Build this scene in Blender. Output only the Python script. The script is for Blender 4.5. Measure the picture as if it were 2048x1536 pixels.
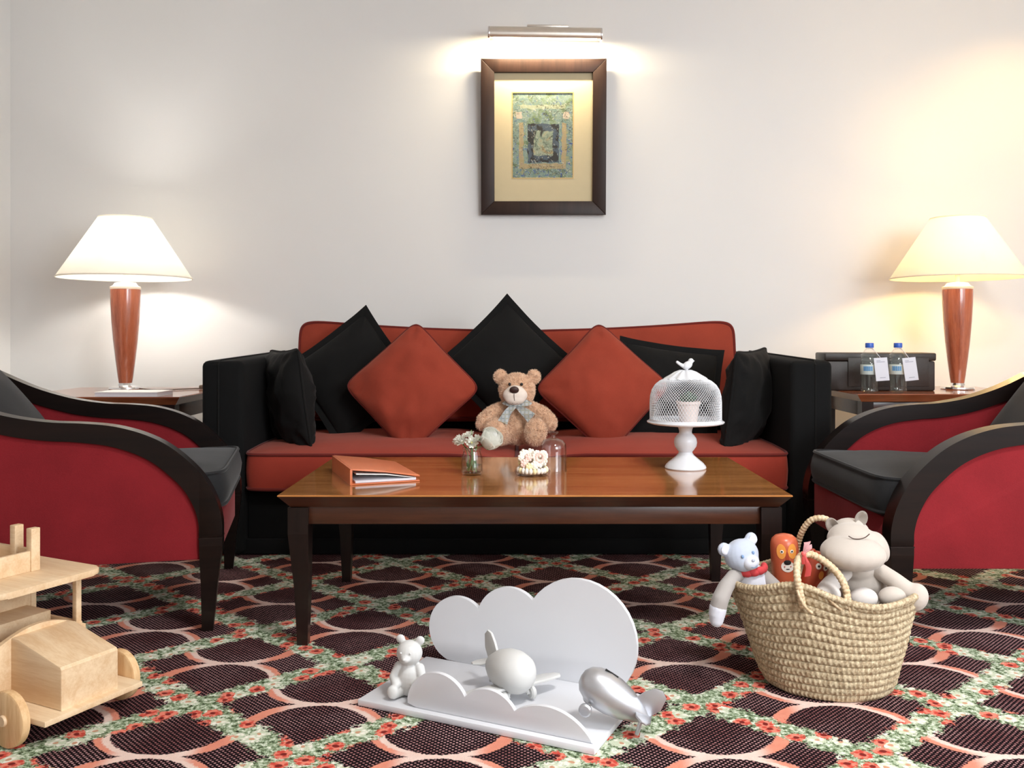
import bpy, bmesh, math, random
import numpy as np
from mathutils import Vector, Matrix, noise as mnoise

for o in list(bpy.data.objects):
    bpy.data.objects.remove(o, do_unlink=True)
S = bpy.context.scene
COL = S.collection
PI = math.pi
random.seed(7)
rng = np.random.default_rng(7)

# ------------------------------------------------------------------ camera
F = 1800.0; HZ = 668.0; VX = 1034.0; CH = 0.83        # focal length (px of 2048), horizon, vanishing point, eye height
cam_d = bpy.data.cameras.new('camera'); cam = bpy.data.objects.new('camera', cam_d); COL.objects.link(cam)
cam.location = (0, 0, CH); cam.rotation_euler = (PI/2, 0, 0)
cam_d.sensor_width = 36; cam_d.lens = 36*F/2048
cam_d.shift_x = -(VX-1024)/2048; cam_d.shift_y = -(768-HZ)/2048
cam_d.clip_start = 0.05
S.camera = cam

# ------------------------------------------------------------------ world, exposure, daylight
w = bpy.data.worlds.new('world'); S.world = w; w.use_nodes = True
bg = w.node_tree.nodes['Background']; bg.inputs[0].default_value = (0.75, 0.85, 1, 1); bg.inputs[1].default_value = 0.3
S.view_settings.view_transform = 'Standard'; S.view_settings.look = 'None'
S.view_settings.gamma = 1; S.view_settings.use_curve_mapping = False
S.view_settings.exposure = 0.34

def area(name, loc, rot, sx, sy, power, col):
    l = bpy.data.lights.new(name, 'AREA'); l.shape = 'RECTANGLE'; l.size = sx; l.size_y = sy
    l.energy = power; l.color = col
    o = bpy.data.objects.new(name, l); COL.objects.link(o); o.location = loc; o.rotation_euler = rot
    return o
def point(name, loc, power, col, r=0.03):
    l = bpy.data.lights.new(name, 'POINT'); l.energy = power; l.color = col; l.shadow_soft_size = r
    o = bpy.data.objects.new(name, l); COL.objects.link(o); o.location = loc
    return o
DAY = (0.90, 0.95, 1.0)
WIN_A = area('daylight_rear_window', (2.35, -.88, 1.62), (math.radians(76), 0, math.radians(2)), 1.8, 1.6, 92, DAY)
WIN_B = area('daylight_side_window', (3.34, 0.8, 1.62), (math.radians(78), 0, PI/2), 1.7, 1.6, 22, DAY)

CEIL_FILL = area('added_ceiling_fill_light', (.95, .75, 2.655), (0, 0, 0), .52, .52, 46, (1, .985, .965)); CEIL_FILL.data.shape = 'DISK'  # added soft overhead fill, no daylight; its source is unseen

# ------------------------------------------------------------------ node helper
class X:
    """a socket with arithmetic"""
    def __init__(s, nt, v): s.nt, s.v = nt, v
    def m(s, op, *o, clamp=False):
        n = s.nt.nodes.new('ShaderNodeMath'); n.operation = op; n.use_clamp = clamp
        for i, k in enumerate((s,)+o):
            k = k.v if isinstance(k, X) else k
            if isinstance(k, (int, float)): n.inputs[i].default_value = k
            else: s.nt.links.new(k, n.inputs[i])
        return X(s.nt, n.outputs[0])
    def __add__(s, o): return s.m('ADD', o)
    def __sub__(s, o): return s.m('SUBTRACT', o)
    def __mul__(s, o): return s.m('MULTIPLY', o)
    def __truediv__(s, o): return s.m('DIVIDE', o)
    def abs(s): return s.m('ABSOLUTE')
    def lt(s, o): return s.m('LESS_THAN', o)
    def gt(s, o): return s.m('GREATER_THAN', o)
    def min(s, o): return s.m('MINIMUM', o)
    def max(s, o): return s.m('MAXIMUM', o)
    def step(s, lo, hi):                     # smooth 0..1
        n = s.nt.nodes.new('ShaderNodeMapRange'); n.interpolation_type = 'SMOOTHSTEP'
        s.nt.links.new(s.v, n.inputs[0])
        for i, k in ((1, lo), (2, hi)):
            if isinstance(k, X): s.nt.links.new(k.v, n.inputs[i])
            else: n.inputs[i].default_value = k
        return X(s.nt, n.outputs[0])

class NT:
    def __init__(s, name):
        s.mat = bpy.data.materials.new(name); s.mat.use_nodes = True; s.nt = s.mat.node_tree
        s.b = s.nt.nodes['Principled BSDF']; s.out = s.nt.nodes['Material Output']
    def n(s, t): return s.nt.nodes.new(t)
    def l(s, a, b): s.nt.links.new(a.v if isinstance(a, X) else a, b)
    def co(s, kind='Object', scale=None):
        o = s.n('ShaderNodeTexCoord').outputs[kind]
        if scale:
            mp = s.n('ShaderNodeMapping'); s.l(o, mp.inputs[0]); mp.inputs['Scale'].default_value = scale; o = mp.outputs[0]
        return o
    def xyz(s, v):
        n = s.n('ShaderNodeSeparateXYZ'); s.l(v, n.inputs[0]); return [X(s.nt, n.outputs[i]) for i in range(3)]
    def comb(s, a, b, c=0.0):
        n = s.n('ShaderNodeCombineXYZ')
        for i, k in enumerate((a, b, c)):
            if isinstance(k, X): s.l(k, n.inputs[i])
            else: n.inputs[i].default_value = k
        return n.outputs[0]
    def noise(s, v, scale, detail=3, rough=.55, dist=0, col=False):
        n = s.n('ShaderNodeTexNoise'); s.l(v, n.inputs['Vector']); n.inputs['Scale'].default_value = scale
        n.inputs['Detail'].default_value = detail; n.inputs['Roughness'].default_value = rough; n.inputs['Distortion'].default_value = dist
        return n.outputs['Color'] if col else X(s.nt, n.outputs[0])
    def voro(s, v, scale, dims='2D', feat='F1', rnd=1):
        n = s.n('ShaderNodeTexVoronoi'); n.voronoi_dimensions = dims; n.feature = feat
        s.l(v, n.inputs['Vector']); n.inputs['Scale'].default_value = scale; n.inputs['Randomness'].default_value = rnd
        return n
    def mix(s, f, a, b):
        n = s.n('ShaderNodeMix'); n.data_type = 'RGBA'
        if isinstance(f, (int, float)): n.inputs[0].default_value = f
        else: s.l(f, n.inputs[0])
        for i, k in ((6, a), (7, b)):
            if isinstance(k, tuple): n.inputs[i].default_value = (*k[:3], 1)
            else: s.l(k, n.inputs[i])
        return n.outputs[2]
    def ramp(s, f, stops):
        n = s.n('ShaderNodeValToRGB'); s.l(f, n.inputs[0]); e = n.color_ramp.elements
        while len(e) < len(stops): e.new(0.5)
        for k, (p, c) in zip(e, stops): k.position = p; k.color = (*c, 1)
        return n.outputs[0]
    def bump(s, h, strength=.3, dist=.002):
        n = s.n('ShaderNodeBump'); n.inputs['Strength'].default_value = strength; n.inputs['Distance'].default_value = dist
        s.l(h, n.inputs['Height']); s.l(n.outputs[0], s.b.inputs['Normal'])
    def set(s, **k):
        for a, v in k.items(): s.b.inputs[a.replace('_', ' ')].default_value = v
        return s
    def color(s, c):
        if isinstance(c, tuple): s.b.inputs['Base Color'].default_value = (*c, 1)
        else: s.l(c, s.b.inputs['Base Color'])

def sr(r, g, b):                                # sRGB 0-255 -> linear
    return tuple((v/255/12.92 if v/255 < .04045 else ((v/255+.055)/1.055)**2.4) for v in (r, g, b))

def plain(name, c, rough=.5, var=.08, scale=30, metal=0, bump=0, bscale=200, **kw):
    t = NT(name); v = t.co()
    f = t.noise(v, scale)
    t.color(t.mix(f, tuple(x*(1-var) for x in c), tuple(min(1, x*(1+var)) for x in c)))
    t.set(Roughness=rough, Metallic=metal)
    for k, vv in kw.items(): t.b.inputs[k.replace('_', ' ')].default_value = vv
    if bump: t.bump(t.noise(v, bscale, 2), bump, .001)
    return t.mat
def fabric(name, c, var=.12, weave=700, sheen=.3, bump=.25, rough=.9, sheen_col=None):
    t = NT(name); v = t.co()
    x, y, z = t.xyz(v)
    big = t.noise(v, 6, 4)
    wv = t.noise(v, weave, 2)
    f = big*.6 + wv*.4
    t.color(t.mix(f.step(.3, .7), tuple(k*(1-var) for k in c), tuple(min(1, k*(1+var)) for k in c)))
    t.set(Roughness=rough, Sheen_Weight=sheen, Sheen_Roughness=.45)
    t.b.inputs['Specular IOR Level'].default_value = .2
    if sheen_col: t.b.inputs['Sheen Tint'].default_value = (*sheen_col, 1)
    t.bump(wv*.5 + t.noise(v, 60, 3)*.8, bump, .0015)
    return t.mat
def wood(name, c1, c2, axis=0, rough=.3, scale=1.0, coat=0.0, ring=9.0, spec=.5):
    t = NT(name)
    sc = [14*scale]*3; sc[axis] = 1.1*scale
    v = t.co(scale=tuple(sc))
    n1 = t.noise(v, 1.3, 5, .6, .6)
    n2 = t.noise(v, ring, 4, .7)
    f = n1*.65 + n2*.35
    t.color(t.mix(f.step(.32, .66), c1, c2))
    t.set(Roughness=rough, Coat_Weight=coat, Coat_Roughness=.08)
    t.b.inputs['Specular IOR Level'].default_value = spec
    t.bump(n2, .06, .0006)
    return t.mat
def glass(name, col=(1, 1, 1), rough=0.0, ior=1.45, edge=.86):
    """thin-walled clear glass: see-through, mirror-like and slightly darker towards grazing angles"""
    t = NT(name); lw = t.n('ShaderNodeLayerWeight'); lw.inputs[0].default_value = .5
    fr = X(t.nt, lw.outputs['Facing']).m('POWER', 4.0)*.75 + .05
    tr = t.n('ShaderNodeBsdfTransparent'); gl = t.n('ShaderNodeBsdfGlossy'); mx = t.n('ShaderNodeMixShader')
    gl.inputs['Roughness'].default_value = rough+.01
    ripple = t.noise(t.co(), 30)
    t.l(t.mix(X(t.nt, lw.outputs['Facing']).m('POWER', 2.5), t.mix(ripple, col, tuple(k*.985 for k in col)), tuple(k*edge for k in col)), tr.inputs[0])
    t.l(fr, mx.inputs[0]); t.l(tr.outputs[0], mx.inputs[1]); t.l(gl.outputs[0], mx.inputs[2]); t.l(mx.outputs[0], t.out.inputs[0])
    return t.mat
def glass_solid(name, col=(1, 1, 1), rough=0.0, ior=1.45):
    t = NT(name); t.color(t.mix(t.noise(t.co(), 8), col, tuple(k*.985 for k in col)))
    t.set(Roughness=rough, IOR=ior, Transmission_Weight=1.0)
    return t.mat

# ------------------------------------------------------------------ mesh helpers
def new_bm(): return bmesh.new()
def bm_mesh(bm, name, smooth=True, angle=40):
    me = bpy.data.meshes.new(name)
    bmesh.ops.recalc_face_normals(bm, faces=bm.faces[:])
    if smooth:
        for f in bm.faces: f.smooth = True
        lim = math.radians(angle)
        for e in bm.edges:
            if len(e.link_faces) == 2 and e.calc_face_angle(0) > lim: e.smooth = False
    bm.to_mesh(me); bm.free()
    return me
def obj(name, data, mat, parent=None, loc=(0, 0, 0), rot=(0, 0, 0), smooth=True, angle=40):
    if isinstance(data, bmesh.types.BMesh): data = bm_mesh(data, name, smooth, angle)
    o = bpy.data.objects.new(name, data); COL.objects.link(o)
    if mat is not None:
        o.data.materials.clear(); o.data.materials.append(mat)
    o.location = loc; o.rotation_euler = rot
    if parent is not None: o.parent = parent
    return o
def tag(o, label, cat=None, group=None, kind=None):
    if label: o['label'] = label
    if cat: o['category'] = cat
    if group: o['group'] = group
    if kind: o['kind'] = kind
    return o
def thing(name, label, cat, loc=(0, 0, 0), rz=0, group=None):
    o = bpy.data.objects.new(name, None); COL.objects.link(o); o.location = loc; o.rotation_euler = (0, 0, rz)
    o.empty_display_size = .05
    return tag(o, label, cat, group)
def structure(name, bm, mat, label=None):
    o = obj(name, bm, mat); o['kind'] = 'structure'
    if label: o['label'] = label
    return o

def add_box(bm, x0, x1, y0, y1, z0, z1, bev=0, seg=2, mat=None):
    vs = [bm.verts.new((x, y, z)) for z in (z0, z1) for y in (y0, y1) for x in (x0, x1)]
    fs = [bm.faces.new([vs[i] for i in q]) for q in ((0, 2, 3, 1), (4, 5, 7, 6), (0, 1, 5, 4), (2, 6, 7, 3), (0, 4, 6, 2), (1, 3, 7, 5))]
    if bev:
        es = list({e for f in fs for e in f.edges})
        r = bmesh.ops.bevel(bm, geom=es, offset=bev, segments=seg, affect='EDGES', profile=.5)
        vs = list({v for f in r['faces'] for v in f.verts} | {v for v in vs if v.is_valid})
    if mat is not None: bmesh.ops.transform(bm, matrix=mat, verts=[v for v in vs if v.is_valid])
    return vs
def box(*a, **k):
    bm = new_bm(); add_box(bm, *a, **k); return bm
def add_frustum(bm, rects, cap=True):
    """rects: list of (x0,x1,y0,y1,z) stacked into a tapering post"""
    rings = []
    for (x0, x1, y0, y1, z) in rects:
        rings.append([bm.verts.new(p) for p in ((x0, y0, z), (x1, y0, z), (x1, y1, z), (x0, y1, z))])
    for a, b in zip(rings, rings[1:]):
        for i in range(4): bm.faces.new((a[i], a[(i+1) % 4], b[(i+1) % 4], b[i]))
    bm.faces.new(rings[0][::-1]); bm.faces.new(rings[-1])
def add_lathe(bm, prof, n=40, M=None, cap0=False, cap1=False, sx=1, sy=1):
    rings = []; new = []
    for (r, z) in prof:
        if r < 1e-6:
            v = bm.verts.new((0, 0, z)); rings.append([v]); new.append(v)
        else:
            rg = [bm.verts.new((r*sx*math.cos(2*PI*i/n), r*sy*math.sin(2*PI*i/n), z)) for i in range(n)]
            rings.append(rg); new += rg
    for a, b in zip(rings, rings[1:]):
        for i in range(n):
            j = (i+1) % n
            if len(a) == 1 and len(b) == 1: continue
            if len(a) == 1: bm.faces.new((a[0], b[j], b[i]))
            elif len(b) == 1: bm.faces.new((a[i], a[j], b[0]))
            else: bm.faces.new((a[i], a[j], b[j], b[i]))
    if cap0 and len(rings[0]) > 1: bm.faces.new(rings[0][::-1])
    if cap1 and len(rings[-1]) > 1: bm.faces.new(rings[-1])
    if M is not None: bmesh.ops.transform(bm, matrix=M, verts=new)
    return new
def lathe(prof, n=40, **k):
    bm = new_bm(); add_lathe(bm, prof, n, **k); return bm
def add_tube(bm, pts, r, n=8, closed=False, rfn=None):
    pts = [Vector(p) for p in pts]; m = len(pts)
    rings = []; prev = None
    for i, p in enumerate(pts):
        if closed: t = pts[(i+1) % m] - pts[i-1]
        else: t = pts[min(i+1, m-1)] - pts[max(i-1, 0)]
        t.normalize()
        if prev is None:
            a = Vector((0, 0, 1)) if abs(t.z) < .9 else Vector((1, 0, 0))
            u = t.cross(a).normalized()
        else:
            u = prev - t*prev.dot(t)
            u = u.normalized() if u.length > 1e-6 else t.orthogonal().normalized()
        prev = u; v = t.cross(u)
        rr = rfn(i/(m-1)) if rfn else r
        rings.append([bm.verts.new(p + u*(rr*math.cos(2*PI*k/n)) + v*(rr*math.sin(2*PI*k/n))) for k in range(n)])
    pairs = list(zip(rings, rings[1:]))
    if closed: pairs.append((rings[-1], rings[0]))
    for a, b in pairs:
        for k in range(n):
            try: bm.faces.new((a[k], a[(k+1) % n], b[(k+1) % n], b[k]))
            except ValueError: pass
    if not closed:
        bm.faces.new(rings[0][::-1]); bm.faces.new(rings[-1])
def tube(pts, r, n=8, **k):
    bm = new_bm(); add_tube(bm, pts, r, n, **k); return bm
def add_prism(bm, poly, h0, h1, plane='xy', bev=0, M=None, seg=2):
    """extrude a 2-D outline between h0 and h1; plane 'xz' extrudes along y"""
    def P(a, b, h): return (a, b, h) if plane == 'xy' else ((a, h, b) if plane == 'xz' else (h, a, b))
    A = [bm.verts.new(P(a, b, h0)) for a, b in poly]; B = [bm.verts.new(P(a, b, h1)) for a, b in poly]
    n = len(poly); fa = bm.faces.new(A[::-1]); fb = bm.faces.new(B)
    for i in range(n): bm.faces.new((A[i], A[(i+1) % n], B[(i+1) % n], B[i]))
    new = A + B
    if bev:
        es = list(fa.edges) + list(fb.edges)
        r = bmesh.ops.bevel(bm, geom=es, offset=bev, segments=seg, affect='EDGES', profile=.5)
        new = [v for v in new if v.is_valid] + [v for f in r['faces'] for v in f.verts]
        new = list(set(new))
    if M is not None: bmesh.ops.transform(bm, matrix=M, verts=new)
def prism(*a, **k):
    bm = new_bm(); add_prism(bm, *a, **k); return bm
def add_ball(bm, c, r, rot=None, u=20, v=12):
    """ellipsoid, r a number or (rx,ry,rz)"""
    if isinstance(r, (int, float)): r = (r, r, r)
    M = Matrix.Translation(c)
    if rot is not None: M = M @ (rot if isinstance(rot, Matrix) else Matrix.Rotation(rot[0], 4, 'X') @ Matrix.Rotation(rot[1], 4, 'Y') @ Matrix.Rotation(rot[2], 4, 'Z'))
    M = M @ Matrix.Diagonal((*r, 1))
    bmesh.ops.create_uvsphere(bm, u_segments=u, v_segments=v, radius=1, matrix=M)
def ball(c, r, rot=None, u=20, v=12):
    bm = new_bm(); add_ball(bm, c, r, rot, u, v); return bm
def add_limb(bm, pts, rads, n=14):
    """tapering capsule chain"""
    P = [Vector(p) for p in pts]; out = []; rr = []
    for i in range(len(P)-1):
        for k in range(6):
            f = k/6; out.append(P[i].lerp(P[i+1], f)); rr.append(rads[i]*(1-f)+rads[i+1]*f)
    out.append(P[-1]); rr.append(rads[-1])
    m = len(out)
    add_tube(bm, out, 0, n, rfn=lambda t: rr[min(m-1, int(round(t*(m-1))))])
    add_ball(bm, P[0], rads[0], u=14, v=8); add_ball(bm, P[-1], rads[-1], u=14, v=8)
    for q, r in list(zip(P, rads))[1:-1]: add_ball(bm, q, r, u=14, v=8)
def blob(bm, voxel=.004, smooth=4, name='blob'):
    """fuse overlapping shells into one continuous smooth surface"""
    me = bpy.data.meshes.new(name+'_src'); bmesh.ops.recalc_face_normals(bm, faces=bm.faces[:]); bm.to_mesh(me); bm.free()
    o = bpy.data.objects.new(name+'_tmp', me); COL.objects.link(o)
    r = o.modifiers.new('r', 'REMESH'); r.mode = 'VOXEL'; r.voxel_size = voxel; r.use_smooth_shade = True
    if smooth:
        s = o.modifiers.new('s', 'SMOOTH'); s.factor = .6; s.iterations = smooth
    dg = bpy.context.evaluated_depsgraph_get(); dg.update()
    res = bpy.data.meshes.new_from_object(o.evaluated_get(dg), depsgraph=dg)
    res.name = name
    bpy.data.objects.remove(o, do_unlink=True); bpy.data.meshes.remove(me)
    for p in res.polygons: p.use_smooth = True
    return res
def fur(me, n, length, width, mat, parent, name='fur', droop=.3, seed=1, mask=None):
    """short fur: n thin blades grown on a mesh, joined into one part"""
    g = np.random.default_rng(seed)
    me.calc_loop_triangles()
    co = np.empty(len(me.vertices)*3, np.float32); me.vertices.foreach_get('co', co); co = co.reshape(-1, 3)
    tri = np.empty(len(me.loop_triangles)*3, np.int32); me.loop_triangles.foreach_get('vertices', tri); tri = tri.reshape(-1, 3)
    a, b, c = co[tri[:, 0]], co[tri[:, 1]], co[tri[:, 2]]
    nr = np.cross(b-a, c-a); ar = np.linalg.norm(nr, axis=1)+1e-12
    k = g.choice(len(tri), n, p=ar/ar.sum())
    u, v = g.random(n), g.random(n); fl = u+v > 1; u[fl] = 1-u[fl]; v[fl] = 1-v[fl]
    p = a[k] + (b-a)[k]*u[:, None] + (c-a)[k]*v[:, None]
    nm = nr[k]/ar[k][:, None]
    if mask is not None:
        ok = mask(p); p, nm = p[ok], nm[ok]; n = len(p)
    # clumped direction field
    fld = np.array([[mnoise.noise(Vector(q*70+d)) for d in (np.array([0, 0, 0]), np.array([9., 3, 1]), np.array([4., 8, 2]))] for q in p], np.float32)
    d = nm + fld*1.3 + g.normal(0, .25, (n, 3)); d[:, 2] -= droop
    d /= np.linalg.norm(d, axis=1)[:, None]+1e-9
    s = np.cross(d, g.normal(0, 1, (n, 3))); s /= np.linalg.norm(s, axis=1)[:, None]+1e-9
    L = length*(.6+.8*g.random(n))[:, None]; W = width
    V = np.stack([p-nm*.001-s*W, p-nm*.001+s*W, p+d*L], 1).reshape(-1, 3)
    m = bpy.data.meshes.new(name); m.from_pydata(V.tolist(), [], np.arange(len(V)).reshape(-1, 3).tolist())
    o = obj(name, m, mat, parent); o['kind'] = 'stuff'
    return o
def catmull(pts, n=8, closed=False):
    P = [Vector(p) for p in pts]; m = len(P); out = []
    rngi = range(m if closed else m-1)
    for i in rngi:
        p0 = P[(i-1) % m] if (closed or i > 0) else P[0]*2-P[1]
        p1, p2 = P[i], P[(i+1) % m]
        p3 = P[(i+2) % m] if (closed or i+2 < m) else P[-1]*2-P[-2]
        for k in range(n):
            t = k/n
            out.append(.5*((2*p1)+(p2-p0)*t+(2*p0-5*p1+4*p2-p3)*t*t+(3*p1-p0-3*p2+p3)*t*t*t))
    if not closed: out.append(P[-1])
    return out
def at(px, py, D):
    """point of the room seen at that picture position, D metres from the camera"""
    return Vector(((px-VX)/F*D, D, CH-(py-HZ)/F*D))
def frameM(loc, right, up):
    r = Vector(right).normalized(); u = Vector(up); u = (u - r*u.dot(r)).normalized(); n = r.cross(u)
    return Matrix(((r.x, u.x, n.x, loc[0]), (r.y, u.y, n.y, loc[1]), (r.z, u.z, n.z, loc[2]), (0, 0, 0, 1)))

# ================================================================== materials
def wall_mat():
    t = NT('painted_plaster'); v = t.co()
    f = t.noise(v, 1.2, 4)
    t.color(t.mix(f, sr(224, 223, 221), sr(230, 229, 227))); t.set(Roughness=.55)
    t.b.inputs['Specular IOR Level'].default_value = .3
    t.bump(t.noise(v, 180, 3), .05, .001)
    return t.mat
def carpet_mat():
    t = NT('floral_lattice_carpet')
    v0 = t.co()
    nz = t.xyz(t.noise(v0, 210, 2, col=True)); nb = t.xyz(t.noise(v0, 45, 2, col=True))
    x0, y0, _ = t.xyz(v0)
    x = x0 + (nz[0]-.5)*.010 + (nb[0]-.5)*.008
    y = y0 + (nz[1]-.5)*.010 + (nb[1]-.5)*.008
    p = (x + .72)/.2833; q = (y - 2.267)/.25
    ip = p.m('ROUND'); iq = q.m('ROUND')
    fx = p-ip; fy = q-iq
    par = (ip+iq).m('FLOORED_MODULO', 2.0).m('ROUND')                  # 0 at ribbon cells, 1 at flower crossings
    ax = fx.abs(); ay = fy.abs()
    gx = ax + par*(X(t.nt, ax.m('MULTIPLY', -2.0).v)+1.0)             # 1-|fx| in the other cells
    r = ((gx*2.0).m('POWER', 2.0) + (ay*2.0-1.0).m('POWER', 2.0)).m('SQRT')
    sd = (r-1.0)*.133
    width = gx.step(0.0, .45)*.0065 + .0082
    rib = (width - sd.abs()).step(-.0015, .0015)
    sgn = fx*fy*(par*-2.0+1.0)
    peach = t.mix(t.noise(v0, 25, 2), sr(206, 124, 102), sr(224, 152, 128))
    cream = t.mix(t.noise(v0, 30, 2), sr(218, 184, 170), sr(232, 212, 202))
    near = gx.step(.36, .20)                                          # whole ribbon turns cream at the touching points
    split = (sd*-1.0).step(-.003, .003)
    is_split = sgn.lt(0.0)
    cr = (is_split*split).max(near)
    ribc = t.mix(cr, peach, cream)
    # dark ground with woven dots
    k = 2*PI/.0125
    dots = ((x0 + (nz[0]-.5)*.004)*k).m('SINE')*((y0+(nz[1]-.5)*.004)*k).m('SINE')
    patch = t.noise(v0, 5, 2)
    dotc = t.mix(patch.step(.35, .65), sr(146, 94, 94), sr(190, 146, 146))
    ground = t.mix(dots.step(.26, .55), t.mix(t.noise(v0, 90), sr(16, 10, 13), sr(30, 17, 21)), dotc)
    # flower bands on the diagonals
    a = p+q; b = p-q
    da = (a.m('FLOORED_MODULO', 2.0)-1.0).abs(); db = (b.m('FLOORED_MODULO', 2.0)-1.0).abs()
    dbm = da.min(db)/5.34
    rag = t.noise(v0, 48, 4, .75)
    band = (rag*.095 - .011 - dbm).step(-.003, .003)
    vv = t.comb(x0 + (nb[0]-.5)*.012, y0 + (nb[1]-.5)*.012)
    vo = t.voro(vv, 20, rnd=.9); d = X(t.nt, vo.outputs['Distance']); rc = t.xyz(vo.outputs['Color'])
    leaf = t.ramp(t.noise(v0, 80, 4, .75), [(.36, sr(24, 26, 20)), (.45, sr(104, 122, 88)), (.53, sr(166, 182, 152)), (.62, sr(230, 234, 220))])
    vo2 = t.voro(vv, 75); d2 = X(t.nt, vo2.outputs['Distance'])
    red = t.mix(d2.step(.2, .55), sr(196, 74, 62), sr(226, 132, 112))
    redf = t.mix(d.step(.10, .16), sr(120, 40, 36), red)
    white = t.mix(d2.step(.1, .6), sr(236, 232, 220), sr(196, 204, 178))
    whitef = t.mix(d.step(.08, .13), sr(196, 150, 120), white)
    flo = t.mix(rc[0].gt(.50), whitef, redf)
    petal = ((nz[2]-.5)*.5 + (nb[2]-.5)*.3 + .38 - d).step(-.02, .02)
    bandc = t.mix(petal, leaf, flo)
    c = t.mix(rib, ground, ribc)
    c = t.mix(band, c, bandc)
    t.color(c); t.set(Roughness=.95)
    t.b.inputs['Specular IOR Level'].default_value = .08
    t.bump(t.noise(v0, 420, 2)*.7 + t.noise(v0, 130, 2)*.5, .6, .004)
    return t.mat

M_WALL = wall_mat(); M_CARPET = carpet_mat()
M_CEIL = plain('ceiling_paint', sr(236, 234, 230), .7, .02)
M_RED = fabric('orange_red_suede', sr(144, 58, 41), var=.12, weave=500, sheen=.2, sheen_col=(1, .55, .4))
M_REDP = fabric('orange_red_piping', sr(104, 34, 28), var=.08, weave=900, sheen=.1)
M_SEAT = fabric('orange_red_seat_fabric', sr(148, 54, 40), var=.08, weave=500, sheen=.2, sheen_col=(1, .5, .4))
M_CRIM = fabric('crimson_chair_fabric', sr(124, 28, 34), var=.14, weave=420, sheen=.2, bump=.35, sheen_col=(1, .4, .4))
M_CRIMP = fabric('crimson_piping', sr(104, 20, 26), var=.08, weave=900, sheen=.3)
M_BLACK = fabric('black_sofa_fabric', (.0042, .0042, .0042), var=.15, weave=600, sheen=.01, bump=.15)
M_BLACKC = fabric('black_cushion_fabric', (.0070, .0067, .0064), var=.2, weave=600, sheen=.03, bump=.2)
M_CHARC = fabric('charcoal_chair_fabric', (.016, .016, .017), var=.2, weave=600, sheen=.12, bump=.2)
M_TABLE = wood('honey_brown_table_wood', sr(138, 84, 38), sr(186, 124, 66), 0, .14, 1.0, .6)
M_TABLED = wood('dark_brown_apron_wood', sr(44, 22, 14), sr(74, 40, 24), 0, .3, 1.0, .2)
M_LEG = wood('near_black_leg_wood', sr(18, 11, 9), sr(30, 18, 15), 2, .32, 1.0, .1, spec=.35)
M_EBON = wood('dark_lacquered_chair_wood', sr(14, 9, 8), sr(26, 16, 13), 0, .32, 1.0, .06, spec=.2)
M_CHERRY = wood('cherry_side_table_wood', sr(122, 62, 34), sr(160, 92, 56), 0, .18, 1.0, .5)
M_LAMPW = wood('reddish_lamp_wood', sr(138, 70, 46), sr(178, 102, 72), 2, .16, 1.6, .6)
M_CHROME = plain('polished_chrome', (.85, .85, .86), .12, .03, metal=1)
M_NICKEL = plain('brushed_nickel', (.80, .76, .70), .28, .06, metal=1)
M_CREAMP = plain('cream_lacquer', sr(236, 222, 206), .35, .03)
M_WHITE = plain('white_painted_board', sr(214, 215, 219), .45, .02, bump=.05)
M_WHITEG = plain('white_enamel', sr(218, 220, 224), .3, .02)
M_PINE = wood('pale_pine', sr(214, 178, 136), sr(234, 208, 172), 0, .5, 1.5)
M_PINED = wood('pine_end_grain', sr(204, 158, 108), sr(232, 198, 150), 2, .55, 2.0)
M_GLASS = glass('clear_glass')
M_WATER = glass('water', (.97, 1, .98), 0, 1.33)

# ================================================================== room shell
XL, XR, YB, YR, ZC = -2.59, 3.4, 4.60, -.95, 2.75
T = .12
structure('floor', box(XL-T, XR+T, YR-T, YB+T, -.1, 0), M_CARPET, 'dark floral carpet with ribbon rings and flower lattice')
structure('ceiling', box(XL-T, XR+T, YR-T, YB+T, ZC, ZC+.1), M_CEIL)
structure('wall_back', box(XL-T, XR+T, YB, YB+T, 0, ZC), M_WALL, 'plain off-white plaster wall behind the sofa')
structure('wall_left', box(XL-T, XL, YR-T, YB, 0, ZC), M_WALL, 'off-white side wall at the left edge')
def wall_hole(name, horiz, c0, c1, a0, a1, w0, w1, z0, z1):
    """wall running along a0..a1 between c0..c1 with a window hole"""
    bm = new_bm()
    for (p0, p1, q0, q1) in ((a0, w0, 0, ZC), (w1, a1, 0, ZC), (w0, w1, 0, z0), (w0, w1, z1, ZC)):
        if horiz: add_box(bm, p0, p1, c0, c1, q0, q1)
        else: add_box(bm, c0, c1, p0, p1, q0, q1)
    return structure(name, bm, M_WALL)
wall_hole('wall_rear', True, YR-T, YR, XL-T, XR+T, 1.15, 3.25, .75, 2.5)
wall_hole('wall_right', False, XR, XR+T, YR-T, YB, -.1, 1.7, .75, 2.5)
def window(name, horiz, c, a0, a1, z0, z1):
    e = bpy.data.objects.new(name, None); COL.objects.link(e); e['kind'] = 'structure'
    def b(nm, p0, p1, q0, q1, d, m):
        o = box(p0, p1, c-d, c+d, q0, q1, bev=.004 if d > .01 else 0) if horiz else box(c-d, c+d, p0, p1, q0, q1, bev=.004 if d > .01 else 0)
        obj(nm, o, m, e)
    f = .05
    b('window_frame', a0, a0+f, z0, z1, .03, M_WHITE); b('window_frame', a1-f, a1, z0, z1, .03, M_WHITE)
    b('window_frame', a0, a1, z0, z0+f, .03, M_WHITE); b('window_frame', a0, a1, z1-f, z1, .03, M_WHITE)
    m = (a0+a1)/2; b('window_mullion', m-.025, m+.025, z0, z1, .03, M_WHITE)
    b('pane', a0+f, m-.025, z0+f, z1-f, .004, M_GLASS); b('pane', m+.025, a1-f, z0+f, z1-f, .004, M_GLASS)
window('window_1', True, YR-.06, 1.15, 3.25, .75, 2.5)
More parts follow.
